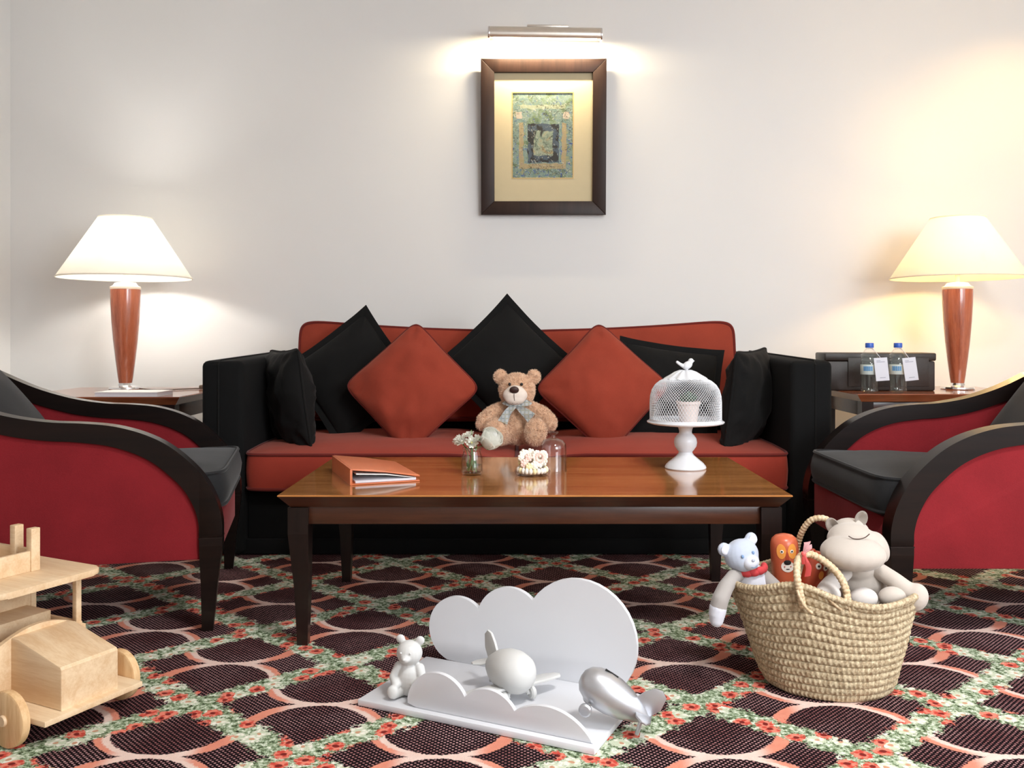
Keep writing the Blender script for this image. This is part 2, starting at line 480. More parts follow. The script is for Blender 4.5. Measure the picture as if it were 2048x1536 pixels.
window('window_2', False, XR+.06, -.1, 1.7, .75, 2.5)
bm = new_bm(); add_box(bm, XL, XR, YB-.015, YB, 0, .09, bev=.004); structure('baseboard_back', bm, M_WHITE)
bm = new_bm(); add_box(bm, XL, XL+.015, YR, YB-.015, 0, .09, bev=.004); structure('baseboard_left', bm, M_WHITE)

# ================================================================== picture and picture light
pc = thing('framed_picture', 'dark brown framed abstract artwork in cream mat hanging above the sofa', 'picture')
PX0, PX1 = -.182, .450; PZ0, PZ1 = 1.436, 2.215
pw, ph = PX1-PX0, PZ1-PZ0
pc.matrix_world = Matrix.Translation((PX0, YB-.012, PZ0)) @ Matrix.Rotation(math.radians(3.2), 4, 'X')
M_FRAME = wood('dark_walnut_frame', sr(34, 21, 16), sr(48, 31, 24), 2, .42, 1, .0, spec=.25)
fb = .068; fd = .032
for poly in ([(0, 0), (pw, 0), (pw-fb, fb), (fb, fb)], [(0, ph), (fb, ph-fb), (pw-fb, ph-fb), (pw, ph)],
             [(0, 0), (fb, fb), (fb, ph-fb), (0, ph)], [(pw, 0), (pw, ph), (pw-fb, ph-fb), (pw-fb, fb)]):
    obj('frame_bar', prism(poly, -fd, 0, 'xz', bev=.003), M_FRAME, pc)
obj('backing_board', box(.01, pw-.01, -.006, 0, .01, ph-.01), M_FRAME, pc)
mw0, mw1, mz0, mz1 = fb-.004, pw-fb+.004, fb-.004, ph-fb+.004
# art opening
ax0, ax1 = .160, .464; az0, az1 = .188, .612
M_MAT = plain('cream_mat_board', sr(196, 182, 148), .8, .03)
M_MATE = plain('gold_mat_bevel', sr(190, 160, 100), .5, .03)
bm = new_bm()
for (a, b, c, d) in ((mw0, mw1, mz0, az0), (mw0, mw1, az1, mz1), (mw0, ax0, az0, az1), (ax1, mw1, az0, az1)): add_box(bm, a, b, -.0105, -.0080, c, d)
obj('mat_board', bm, M_MAT, pc)
bm = new_bm(); e = .005
for (a, b, c, d) in ((ax0-e, ax1+e, az0-e, az0), (ax0-e, ax1+e, az1, az1+e), (ax0-e, ax0, az0, az1), (ax1, ax1+e, az0, az1)): add_box(bm, a, b, -.0113, -.0106, c, d)
obj('mat_bevel', bm, M_MATE, pc)
def art_mat():
    t = NT('abstract_painting'); v = t.co()
    x, _, z = t.xyz(v)
    nv = t.xyz(t.noise(v, 26, 3, col=True))
    u = (x - (ax0+ax1)/2)/((ax1-ax0)/2) + (nv[0]-.5)*.16; w = (z-(az0+az1)/2)/((az1-az0)/2) + (nv[1]-.5)*.12
    base = t.ramp(t.noise(v, 13, 4, .7), [(.30, sr(74, 98, 66)), (.42, sr(128, 150, 112)), (.5, sr(150, 172, 160)), (.60, sr(120, 150, 140)), (.68, sr(176, 172, 120))])
    blue = t.noise(v, 42, 3, .7, 1.2).step(.58, .62)
    top = w.step(-.2, .2)
    c = t.mix(blue*(top*-.5+1.0), base, sr(62, 92, 176))
    d1 = (u.abs()*.98).max(((w+.12)*1.15).abs())
    tan = (d1-.70).abs().lt(.075)*((w-.30).lt(0.0))
    c = t.mix(tan*.8, c, sr(196, 170, 120))
    hb = ((w-.68).abs()).lt(.045)*(u.abs().lt(.75)); c = t.mix(hb*.8, c, sr(190, 196, 162))
    hb2 = ((w-.48).abs()).lt(.08)*((u.abs()-.78).abs().lt(.09)); c = t.mix(hb2, c, sr(212, 196, 176))
    d2 = ((u-.02)/.52).abs().max(((w+.18)/.46).abs())
    c = t.mix((d2-.80).abs().lt(.20), c, t.mix(t.noise(v, 30, 2).step(.45, .55), sr(36, 34, 30), sr(80, 96, 110)))
    c = t.mix(d2.lt(.62), c, t.ramp(t.noise(v, 17, 3, .6, 1.0), [(.36, sr(48, 46, 38)), (.44, sr(130, 150, 130)), (.56, sr(170, 182, 156)), (.66, sr(176, 160, 118))]))
    ld = (t.noise(t.comb(x, z*1.5), 38, 2, .6, 1.4)-.5).abs()
    gate = t.noise(v, 16, 2).step(.46, .54)
    c = t.mix(ld.lt(.022)*gate*.85, c, sr(52, 46, 30))
    wh = t.noise(v, 60, 2, .6, 1.5).step(.62, .66); c = t.mix(wh*.7, c, sr(214, 214, 196))
    t.color(t.mix(.62, (0, 0, 0), c)); t.set(Roughness=.6); t.bump(t.noise(v, 70, 3), .3, .002)
    return t.mat
obj('artwork', box(ax0-.01, ax1+.01, -.0078, -.0068, az0-.01, az1+.01), art_mat(), pc)
for wx in (1056, 1114):
    a = at(wx, 124, YB-.05); b = at(wx+1, 84, YB-.05)
    wv = [(a.x-PX0, -.02, ph-.02), (b.x-PX0, .028, ph+.085)]
    obj('hanging_wire', tube(wv, .0009, 6), M_NICKEL, pc)

pl = thing('picture_light', 'brushed metal tube picture light mounted on the wall above the frame', 'lamp')
LZ = .83 + (668-69)/1800*4.44; LX0 = at(978, 0, 4.44).x; LX1 = at(1202, 0, 4.44).x
pl.location = ((LX0+LX1)/2, 4.44, LZ); pl.rotation_euler = (0, math.radians(.9), 0)
hw = (LX1-LX0)/2
# reflector: a half-open tube
bm = new_bm(); n = 26; rr = .036
for sx_ in (0,):
    ring = []
    for i in range(n+1):
        a = math.radians(-42 + 264*i/n)
        ring.append((rr*math.cos(a), rr*math.sin(a)))
    ring2 = [(x*.88, y*.88) for x, y in ring[::-1]]
    add_prism(bm, ring+ring2, -hw, hw, 'yz')
obj('reflector', bm, M_NICKEL, pl)
for s in (-1, 1): obj('end_cap', prism([(rr*1.04*math.cos(math.radians(-50+280*i/20)), rr*1.04*math.sin(math.radians(-50+280*i/20))) for i in range(21)], s*hw-.004, s*hw+.004, 'yz', bev=.001), M_CHROME, pl)
obj('wall_bracket', box(-.09, .115, -.01, .155, .035, .046, bev=.004), M_NICKEL, pl)
t = NT('warm_lamp_tube'); t.color(t.mix(t.noise(t.co(), 4), (1, .9, .7), (1, .92, .74)))
t.b.inputs['Emission Color'].default_value = (1, .82, .55, 1); t.b.inputs['Emission Strength'].default_value = 14
obj('lamp_tube', prism([(.012*math.cos(2*PI*i/12), .012*math.sin(2*PI*i/12)-.008) for i in range(12)], -hw+.02, hw-.02, 'yz'), t.mat, pl)
al = area('picture_light_glow', (pl.location.x, 4.44, LZ-.025), (math.radians(66), 0, 0), hw*1.9, .03, 15, (1, .83, .56))

# ================================================================== coffee table
ct = thing('coffee_table', 'long brown wooden coffee table with dark tapered legs in front of the sofa', 'table', (.047, 2.72, 0))
TW, TD, TZ = .675, .364, .408
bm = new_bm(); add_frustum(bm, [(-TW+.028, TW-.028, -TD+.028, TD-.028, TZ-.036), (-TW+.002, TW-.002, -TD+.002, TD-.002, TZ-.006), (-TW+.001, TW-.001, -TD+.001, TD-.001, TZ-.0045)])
obj('shaded_slab_edge', bm, M_TABLED, ct, smooth=False)  # slab's lower bevel; its underside shade is put into the dark wood colour
bm = new_bm(); add_frustum(bm, [(-TW, TW, -TD, TD, TZ-.0045), (-TW, TW, -TD, TD, TZ-.0015), (-TW+.0015, TW-.0015, -TD+.0015, TD-.0015, TZ)])
obj('table_top', bm, M_TABLE, ct, smooth=False)
ai = .04
for (a, b, c, d) in ((-TW+ai, TW-ai, -TD+ai-.006, -TD+ai+.018), (-TW+ai, TW-ai, TD-ai-.018, TD-ai+.006), (-TW+ai-.006, -TW+ai+.018, -TD+ai+.018, TD-ai-.018), (TW-ai-.018, TW-ai+.006, -TD+ai+.018, TD-ai-.018)):
    obj('apron', box(a, b, c, d, .325, TZ-.034, bev=.002), M_TABLED, ct)
for sx in (-1, 1):
    for sy in (-1, 1):
        bm = new_bm(); o1, i1, i0 = .022, .076, .050
        def rc(o, i, z, ox=0):
            xs = sorted((sx*(TW-o), sx*(TW-i))); ys = sorted((sy*(TD-o), sy*(TD-i))); return (*xs, *ys, z)
        add_frustum(bm, [rc(.042, .070, 0), rc(.036, .074, .15), rc(o1, i1, .30), rc(o1, i1, TZ-.037)])
        obj('leg', bm, M_LEG, ct, smooth=False)

# ================================================================== cushions
def sup(u, v, k):
    m = max(abs(u), abs(v))
    if m < 1e-9 or k is None: return u, v
    s = (abs(u)**k+abs(v)**k)**(1/k)/m
    return u/s, v/s
def box_cushion(name, w, d, h, crown, mat, pmat, parent, M, seed=0, k=14, n=26, pipe=.0065, bulge=.012, droop=None, piping_bottom=True, wr=.004):
    bm = new_bm()
    cs = [math.sin(PI/2*(2*i/n-1)) for i in range(n+1)]
    def outl(u, v): 
        a, b = sup(u, v, k); return a*w/2, b*d/2
    def top(u, v, s):
        x, y = outl(u, v)
        z = s*(h/2 + crown*((1-abs(u)**2.2)*(1-abs(v)**2.2))**.6)
        q = Vector((x*7, y*7, seed*3.1+s*5))
        z += wr*mnoise.noise(q)*(1-max(abs(u), abs(v))**6) + wr*.5*mnoise.noise(q*2.7)*(1-max(abs(u), abs(v))**6)
        if droop: z += droop(u, v)
        return Vector((x, y, z))
    T_ = [[bm.verts.new(top(cs[i], cs[j], 1)) for j in range(n+1)] for i in range(n+1)]
    B_ = [[bm.verts.new(top(cs[i], cs[j], -1)) for j in range(n+1)] for i in range(n+1)]
    for i in range(n):
        for j in range(n):
            bm.faces.new((T_[i][j], T_[i+1][j], T_[i+1][j+1], T_[i][j+1])); bm.faces.new((B_[i][j], B_[i][j+1], B_[i+1][j+1], B_[i+1][j]))
    idx = [(i, 0) for i in range(n)] + [(n, j) for j in range(n)] + [(i, n) for i in range(n, 0, -1)] + [(0, j) for j in range(n, 0, -1)]
    tl = [T_[i][j] for i, j in idx]; bl = [B_[i][j] for i, j in idx]
    rings = [bl]
    for f in (.2, .5, .8):
        rg = []
        for a, b in zip(bl, tl):
            p = a.co.lerp(b.co, f); o = Vector((p.x, p.y, 0)); 
            o = Vector((p.x/(w/2), p.y/(d/2), 0)); o = Vector((o.x**5, o.y**5, 0)); 
            if o.length > 0: o.normalize()
            rg.append(bm.verts.new(p + o*bulge*math.sin(PI*f)))
        rings.append(rg)
    rings.append(tl); L = len(idx)
    for a, b in zip(rings, rings[1:]):
        for i in range(L): bm.faces.new((a[i], a[(i+1) % L], b[(i+1) % L], b[i]))
    tp = [v.co.copy() for v in tl]; bp = [v.co.copy() for v in bl]
    bmesh.ops.transform(bm, matrix=M, verts=bm.verts[:])
    o = obj(name, bm, mat, parent, angle=50)
    for pts in ((tp, bp) if piping_bottom else (tp,)):
        obj('piping', tube([M @ p for p in pts], pipe, 6, closed=True), pmat, o)
    return o
def pillow(name, label, side, thick, mat, pmat, c, right, up, flange=0, pipe=.005, k=9, seed=0, n=30, conc=.05, wr=.006, group=None, w=None, sag=0):
    w = w or side
    root = thing(name, label, 'cushion', c, group=group)
    M = frameM((0, 0, 0), right, up)
    bm = new_bm(); cs = [math.sin(PI/2*(2*i/n-1)) for i in range(n+1)]
    hw_, hh = w/2-flange, side/2-flange
    kk = None if flange else k
    def rim(u, v, ex=0):
        a, b = sup(u, v, kk)
        return Vector(((hw_+ex)*a*(1-conc*(1-v*v)*abs(u)**3), (hh+ex)*b*(1-conc*(1-u*u)*abs(v)**3), 0))
    def P(u, v, s):
        p = rim(u, v)
        f = ((1-abs(u)**2.3)*(1-abs(v)**2.3))**.52
        z = thick/2*f
        q = Vector((p.x*9+seed*7, p.y*9, s*3.0))
        e = 1-max(abs(u), abs(v))**8
        z += (wr*mnoise.noise(q) + wr*.7*mnoise.noise(q*2.3+Vector((3, 1, 2))))*e*min(1, f*3)
        # puckers along the seams
        ang = math.atan2(v, u); edge = max(abs(u), abs(v))
        z += wr*.75*math.sin(ang*26+seed+3*mnoise.noise(q))*math.exp(-((edge-.86)/.09)**2)*(.4+.6*mnoise.noise(Vector((ang*2+seed, s, 1))))
        p.z = s*max(z, 0.0)
        return p
    A = [[None]*(n+1) for _ in range(n+1)]; B = [[None]*(n+1) for _ in range(n+1)]
    for i in range(n+1):
        for j in range(n+1):
            A[i][j] = bm.verts.new(P(cs[i], cs[j], 1))
            B[i][j] = A[i][j] if i in (0, n) or j in (0, n) else bm.verts.new(P(cs[i], cs[j], -1))
    for i in range(n):
        for j in range(n):
            bm.faces.new((A[i][j], A[i+1][j], A[i+1][j+1], A[i][j+1]))
            try: bm.faces.new((B[i][j], B[i][j+1], B[i+1][j+1], B[i+1][j]))
            except ValueError: pass
    bmesh.ops.transform(bm, matrix=M, verts=bm.verts[:])
    obj('cushion_cover', bm, mat, root, angle=70)
    uv = [(cs[i], -1) for i in range(n)] + [(1, cs[j]) for j in range(n)] + [(cs[i], 1) for i in range(n, 0, -1)] + [(-1, cs[j]) for j in range(n, 0, -1)]
    if flange:
        bm = new_bm(); rings = []
        for ex, z in ((-.012, .0), (-.004, .006), (flange, .0035), (flange, -.0035), (-.004, -.006)):
            rg = []
            for (u, v) in uv:
                p = rim(u, v, ex); p.z = z + .006*mnoise.noise(Vector((p.x*12, p.y*12, seed)))*(1 if ex > 0 else 0)
                rg.append(bm.verts.new(M @ p))
            rings.append(rg)
        L = len(uv)
        for a, b in zip(rings, rings[1:]+rings[:1]):
            for i in range(L): bm.faces.new((a[i], a[(i+1) % L], b[(i+1) % L], b[i]))
        obj('flange', bm, mat, root, angle=60)
    else:
        obj('piping', tube([M @ rim(u, v) for u, v in uv], pipe, 6, closed=True), pmat, root)
    return root

# ================================================================== sofa
so = thing('sofa', 'black and orange-red three-seat sofa with wide black arms against the wall', 'sofa', (0, 3.34, 0))
SW = 1.174; AWD = .158; SD = .98
obj('base', box(-SW+AWD, SW-AWD, .05, SD-.02, .05, .258, bev=.01), M_BLACK, so)
obj('skirt', box(-SW+.012, SW-.012, .035, SD-.03, .004, .06, bev=.006), M_BLACK, so)
for s in (-1, 1):
    x0, x1 = sorted((s*SW, s*(SW-AWD)))
    bm = new_bm(); 
    add_box(bm, x0, x1, 0, SD, .012, .73, bev=.022, seg=3)
    for v in bm.verts:                                      # arms rise a little to the back
        if v.co.z > .5: v.co.z += .018*v.co.y/SD
    arm = obj('arm', bm, M_BLACK, so)
    xi = s*(SW-AWD*.42)
    obj('seam', tube([(xi, -.001, .02), (xi, -.002, .40), (xi, .0, .715), (xi, .02, .732), (xi, .5, .741), (xi, SD-.03, .749)], .0035, 6), M_BLACKC, arm)
obj('back_frame', box(-SW+AWD*.5, SW-AWD*.5, SD-.16, SD, .04, .745, bev=.02), M_BLACK, so)
for s in (-1, 1):
    wS = SW-AWD-.004
    dr = lambda u, v, s=s: -.022*max(0, -s*u-.55)/.45 - .012*max(0, (-v-.4))
    o = box_cushion('seat_cushion', wS, .80, .128, .028, M_SEAT, M_REDP, so, Matrix.Translation((s*wS/2+s*.002, .385, .326)), seed=3+s, k=16, droop=dr, n=30, bulge=.006)
for s in (-1, 1):
    wB = .972
    M = Matrix.Translation((s*wB/2+s*.004, .745, .655)) @ Matrix.Rotation(math.radians(80), 4, 'X')
    up = lambda u, v, s=s: .0
    o = box_cushion('back_cushion', wB, .42, .12, .035, M_RED, M_REDP, so, M, seed=9+s, k=11, n=28)
    for oo in [o]+list(o.children):                          # the outer top corner stands a little higher
        for v in oo.data.vertices:
            f = max(0, (v.co.z-.55)/.35); e = max(0, s*v.co.x/wB)
            v.co.z += f*(.052*e**2.0-.030) 

# pillows: right vector, up vector (in the room)
def rot_ud(deg, lean, yaw=0):
    """axes of a pillow leaning back by lean, turned in its plane by deg, yawed"""
    R = Matrix.Rotation(math.radians(yaw), 3, 'Z') @ Matrix.Rotation(math.radians(-lean), 3, 'X')
    X_, U_ = R @ Vector((1, 0, 0)), R @ Vector((0, 0, 1))
    a = math.radians(deg); return X_*math.cos(a)+U_*math.sin(a), U_*math.cos(a)-X_*math.sin(a)
def put(name, label, side, thick, mat, pm, px, py, D, deg, lean=14, yaw=0, **k):
    r, u = rot_ud(deg, lean, yaw); return pillow(name, label, side, thick, mat, pm, at(px, py, D), r, u, **k)
GB = 'black cushions on the sofa'; GR = 'orange-red cushions on the sofa'
put('throw_cushion', 'black flanged cushion on its corner in the centre behind the teddy bear', .445, .13, M_BLACKC, None, 1014, 729, 3.86, 45, 12, 0, flange=.028, seed=1, group=GB)
put('throw_cushion', 'black flanged cushion tilted on its corner between left orange cushion and sofa arm', .45, .13, M_BLACKC, None, 706, 752, 3.85, 38, 14, -4, flange=.028, seed=2, group=GB)
put('throw_cushion', 'black flanged cushion lying nearly square behind the cake stand', .46, .13, M_BLACKC, None, 1336, 790, 3.84, -8, 14, 4, flange=.026, seed=3, group=GB)
put('throw_cushion', 'orange-red piped cushion on its corner left of the teddy bear', .400, .16, M_RED, M_REDP, 824, 774, 3.66, 44, 16, -3, seed=4, k=9, conc=.03, wr=.016, group=GR)
put('throw_cushion', 'orange-red piped cushion on its corner right of the teddy bear', .402, .155, M_RED, M_REDP, 1206, 775, 3.68, 46, 16, 5, seed=5, k=9, conc=.03, wr=.012, group=GR)
pillow('throw_cushion', 'black piped cushion leaning against the left sofa arm', .40, .15, M_BLACKC, M_BLACKC, at(580, 797, 3.60), (.50, -.85, .03), (-.16, .02, 1), seed=6, k=14, conc=.06, wr=.020, group=GB)
pillow('throw_cushion', 'black piped cushion leaning against the right sofa arm', .40, .15, M_BLACKC, M_BLACKC, at(1492, 797, 3.60), (.52, .84, .03), (.17, .02, 1), seed=7, k=14, conc=.06, wr=.020, group=GB)

# ================================================================== armchairs  (local +x points to the back of the chair)
def armchair(label, loc, rz):
    c = thing('armchair', label, 'chair', loc, rz, 'armchairs with curved dark wood arms')
    W = .74; AW = .058
    top = catmull([(.0, 0, .262), (.002, 0, .315), (.020, 0, .378), (.060, 0, .446), (.130, 0, .513), (.20, 0, .553), (.28, 0, .578), (.36, 0, .588), (.45, 0, .594), (.55, 0, .612), (.66, 0, .648), (.76, 0, .695), (.86, 0, .745), (.94, 0, .78)], 5)
    top = [Vector((p.x, p.z)) for p in top]
    inn = []
    for i, p in enumerate(top):
        tg = (top[min(i+1, len(top)-1)]-top[max(i-1, 0)]).normalized(); nr = Vector((tg.y, -tg.x))
        th = .062 - .012*min(1, max(0, (p.x-.1)/.3))
        inn.append(p+nr*th)
    band = [tuple(p) for p in top] + [tuple(p) for p in inn[::-1]]
    pan = [(p.x-.002, p.y+.002) for p in inn if p.x < .88] 
    pan = [(pan[0][0], .20)] + pan + [(pan[-1][0], .20)]
    for s in (-1, 1):
        y0 = s*W/2; y1 = s*(W/2-AW); ya, yb = sorted((y0, y1))
        a = obj('arm', prism(band, ya, yb, 'xz', bev=.005), M_EBON, c, angle=45)
        m = (ya+yb)/2
        p = obj('side_panel', prism(pan, m-.018, m+.018, 'xz', bev=.008), M_CRIM, c, angle=45)
        for q in (m-.019, m+.019):
            obj('piping', tube([(x, q, z) for x, z in pan[1:-1]], .0045, 6), M_CRIMP, p)
        # front leg continues the arm; rear leg
        bm = new_bm()
        add_frustum(bm, [(.026, .056, ya+.014, yb-.014, 0), (.014, .058, ya+.008, yb-.008, .13), (.0, .062, ya, yb, .24), (0.0, .062, ya, yb, .262)])
        obj('leg', bm, M_EBON, c, smooth=False)
        bm = new_bm(); add_frustum(bm, [(.80, .83, ya+.014, yb-.014, 0), (.73, .79, ya, yb, .25), (.74, .80, ya, yb, .30)])
        obj('leg', bm, M_EBON, c, smooth=False)
        obj('joint_line', box(-.001, .0635, ya-.0006, yb+.0006, .2605, .2635), M_LEG, a)
    yi = W/2-AW-.002
    obj('front_apron', box(.018, .05, -yi, yi, .185, .325, bev=.008), M_CRIM, c)
    obj('seat_base', box(.05, .70, -yi, yi, .20, .315, bev=.005), M_CRIM, c)
    M = Matrix.Translation((.325, 0, .372)) @ Matrix.Rotation(math.radians(2.5), 4, 'Y')
    box_cushion('seat_cushion', .65, 2*yi-.004, .095, .03, M_CHARC, M_CHARC, c, M, seed=4, k=12, pipe=.006)
    M = Matrix.Translation((.735, 0, .562)) @ Matrix.Rotation(math.radians(128), 4, 'Y')
    box_cushion('back_cushion', .44, 2*yi-.006, .12, .05, M_CHARC, M_CHARC, c, M, seed=5, k=10, pipe=.005)
    bm = new_bm(); add_prism(bm, [(.76, .22), (.82, .22), (1.06, .72), (1.02, .75)], -yi, yi, 'xz', bev=.012)
    obj('back_panel', bm, M_CRIM, c)
    return c
armchair('crimson armchair with curved dark arms on the right beside the toy basket', (.995, 2.765, 0), 0)
armchair('crimson armchair with curved dark arms on the left behind the wooden toy truck', (-.905, 2.87, 0), math.radians(193))

# ================================================================== side tables and lamps
def side_table(label, x0, x1, y0, y1):
    cx, cy = (x0+x1)/2, (y0+y1)/2; hw_, hd = (x1-x0)/2, (y1-y0)/2; z = .572
    e = thing('side_table', label, 'table', (cx, cy, 0), 0, 'wooden side tables beside the sofa')
    bm = new_bm(); add_frustum(bm, [(-hw_+.025, hw_-.025, -hd+.025, hd-.025, z-.035), (-hw_, hw_, -hd, hd, z-.004), (-hw_+.002, hw_-.002, -hd+.002, hd-.002, z)])
    obj('table_top', bm, M_CHERRY, e, smooth=False)
    i = .045
    for (a, b, c, d) in ((-hw_+i, hw_-i, -hd+i, -hd+i+.02), (-hw_+i, hw_-i, hd-i-.02, hd-i), (-hw_+i, -hw_+i+.02, -hd+i+.02, hd-i-.02), (hw_-i-.02, hw_-i, -hd+i+.02, hd-i-.02)):
        obj('apron', box(a, b, c, d, z-.10, z-.033, bev=.002), M_TABLED, e)
    for sx in (-1, 1):
        for sy in (-1, 1):
            def rc(o, k, zz):
                xs = sorted((sx*(hw_-o), sx*(hw_-k))); ys = sorted((sy*(hd-o), sy*(hd-k))); return (*xs, *ys, zz)
            bm = new_bm(); add_frustum(bm, [rc(.045, .07, 0), rc(.03, .08, .35), rc(.03, .08, z-.036)])
            obj('leg', bm, M_LEG, e, smooth=False)
    return z
ZT = side_table('cherry wood side table left of the sofa under the lit lamp', -2.11, -1.385, 3.69, 4.36)
side_table('cherry wood side table right of the sofa holding two water bottles', 1.465, 2.25, 3.87, 4.45)

def shade_mat(name, c):
    t = NT(name); f = t.noise(t.co(), 40, 2)
    col = t.mix(f, tuple(k*.98 for k in c), c)
    d = t.n('ShaderNodeBsdfDiffuse'); tr = t.n('ShaderNodeBsdfTranslucent'); mx = t.n('ShaderNodeMixShader')
    t.l(col, d.inputs[0]); t.l(col, tr.inputs[0]); mx.inputs[0].default_value = .5
    t.l(d.outputs[0], mx.inputs[1]); t.l(tr.outputs[0], mx.inputs[2]); t.l(mx.outputs[0], t.out.inputs[0])
    return t.mat
M_SHADE = shade_mat('cream_fabric_shade', sr(248, 245, 238))
def bulb_mat(name, c, s):
    t = NT(name); t.color(t.mix(t.noise(t.co(), 5), (1, .95, .9), (1, 1, 1)))
    t.b.inputs['Emission Color'].default_value = (*c, 1); t.b.inputs['Emission Strength'].default_value = s
    return t.mat
def table_lamp(label, x, y, z, col, power):
    L = thing('table_lamp', label, 'lamp', (x, y, z), 0, 'table lamps beside the sofa')
    obj('base', lathe([(0, 0), (.072, 0), (.074, .004), (.072, .012), (.05, .016), (.034, .020), (.030, .030), (0, .030)], 40), M_CHROME, L)
    obj('body', lathe([(0, .028), (.029, .028), (.034, .06), (.044, .14), (.054, .23), (.0615, .32), (.0655, .40), (.0665, .455), (.066, .468), (0, .468)], 48), M_LAMPW, L)
    obj('collar', lathe([(.066, .466), (.068, .470), (.067, .478), (.055, .482), (.050, .490), (.046, .496), (.02, .500), (0, .500)], 40), M_CREAMP, L)
    obj('stem', lathe([(0, .498), (.011, .498), (.011, .54), (.016, .545), (.018, .60), (0, .60)], 20), M_CREAMP, L)
    obj('bulb', lathe([(0, .60), (.014, .602), (.018, .62), (.032, .655), (.034, .675), (.024, .70), (0, .708)], 20), bulb_mat('warm_bulb', col, 30), L)
    r0, r1, za, zb = .295, .118, .520, .798
    sh = obj('lamp_shade', lathe([(r0, za), (r1, zb), (r1-.003, zb), (r0-.004, za), (r0, za)], 64), M_SHADE, L)
    for r, zz in ((r0-.001, za), (r1-.001, zb)):
        obj('rim', tube([(r*math.cos(2*PI*i/64), r*math.sin(2*PI*i/64), zz) for i in range(64)], .0035, 6, closed=True), M_SHADE, sh)
    bm = new_bm()
    for k in range(3):
        a = 2*PI*k/3+.5; add_tube(bm, [(.012*math.cos(a), .012*math.sin(a), .59), (.22*math.cos(a), .22*math.sin(a), za+.10), (.253*math.cos(a), .253*math.sin(a), za+.062)], .002, 5)
    obj('shade_carrier', bm, M_NICKEL, L)
    point('table_lamp_light', (x, y, z+.665), power, col, .045)
    return L
lp = at(251, 0, 4.2); table_lamp('lit table lamp with cream cone shade left of the sofa', lp.x, 4.20, ZT, (1, .94, .86), 27)
lp = at(1915, 0, 4.2); table_lamp('lit table lamp with cream cone shade right of the sofa', lp.x, 4.20, ZT, (1, .66, .28), 25)

# ================================================================== things on the side tables
M_BOOK = plain('white_paper', sr(232, 231, 228), .6, .02)
M_PAGE = plain('page_edges', sr(214, 212, 218), .7, .04, scale=300)
bk = thing('magazine', 'white magazine lying on the left side table in front of the lamp', 'book', (-1.46-.155, 3.775, ZT), math.radians(-1))
obj('pages', box(-.13, .13, -.055, .105, .001, .015), M_PAGE, bk)
obj('cover', box(-.132, .132, -.057, .107, .015, .0175, bev=.0008), M_BOOK, bk); obj('cover', box(-.132, .132, -.057, .107, 0, .001), M_BOOK, bk)
M_CABLE = plain('brown_cable', sr(88, 72, 58), .5)
cb = thing('lamp_cable', 'thin lamp cable with inline switch on the left side table', 'cable', (0, 0, ZT))
cpts = catmull([(-1.745, 4.16, .006), (-1.66, 4.10, .004), (-1.58, 4.12, .004), (-1.52, 4.17, .004), (-1.47, 4.20, .004), (-1.42, 4.22, .006), (-1.39, 4.225, .005), (-1.372, 4.23, -.03), (-1.368, 4.235, -.2), (-1.368, 4.25, -.50)], 6)
obj('cord', tube(cpts, .0028, 6), M_CABLE, cb)
obj('inline_switch', box(-.032, .032, -.011, .011, 0, .020, bev=.006), plain('grey_brown_switch', sr(112, 98, 84), .4), cb, loc=(-1.452, 4.205, .001), rot=(0, 0, .35))
M_LEATH = plain('dark_brown_leather', sr(44, 34, 28), .42, .12, 60, bump=.3, bscale=350)
bx = thing('leather_box', 'long dark brown leather amenity box behind the water bottles', 'box', (at(1756, 0, 4.12).x, 4.16, ZT), math.radians(-3))
hw_ = .245
obj('body', box(-hw_, hw_, -.075, .075, 0, .135, bev=.008), M_LEATH, bx)
obj('lid', box(-hw_-.004, hw_+.004, -.079, .079, .136, .172, bev=.007), M_LEATH, bx)
obj('front_flap', box(-hw_+.10, hw_-.03, -.0815, -.0765, .02, .15, bev=.002), M_LEATH, bx)
M_PET = glass('clear_plastic', (.98, 1, 1), .02, 1.40); M_CAP = plain('blue_plastic_cap', sr(52, 96, 190), .35)
M_LAB = plain('pale_bottle_label', sr(206, 214, 208), .5); M_LABB = plain('blue_label_print', sr(96, 150, 196), .5)
M_TAGP = plain('white_card', sr(214, 214, 222), .7, .02); M_INK = plain('faint_grey_print', sr(168, 168, 180), .7)
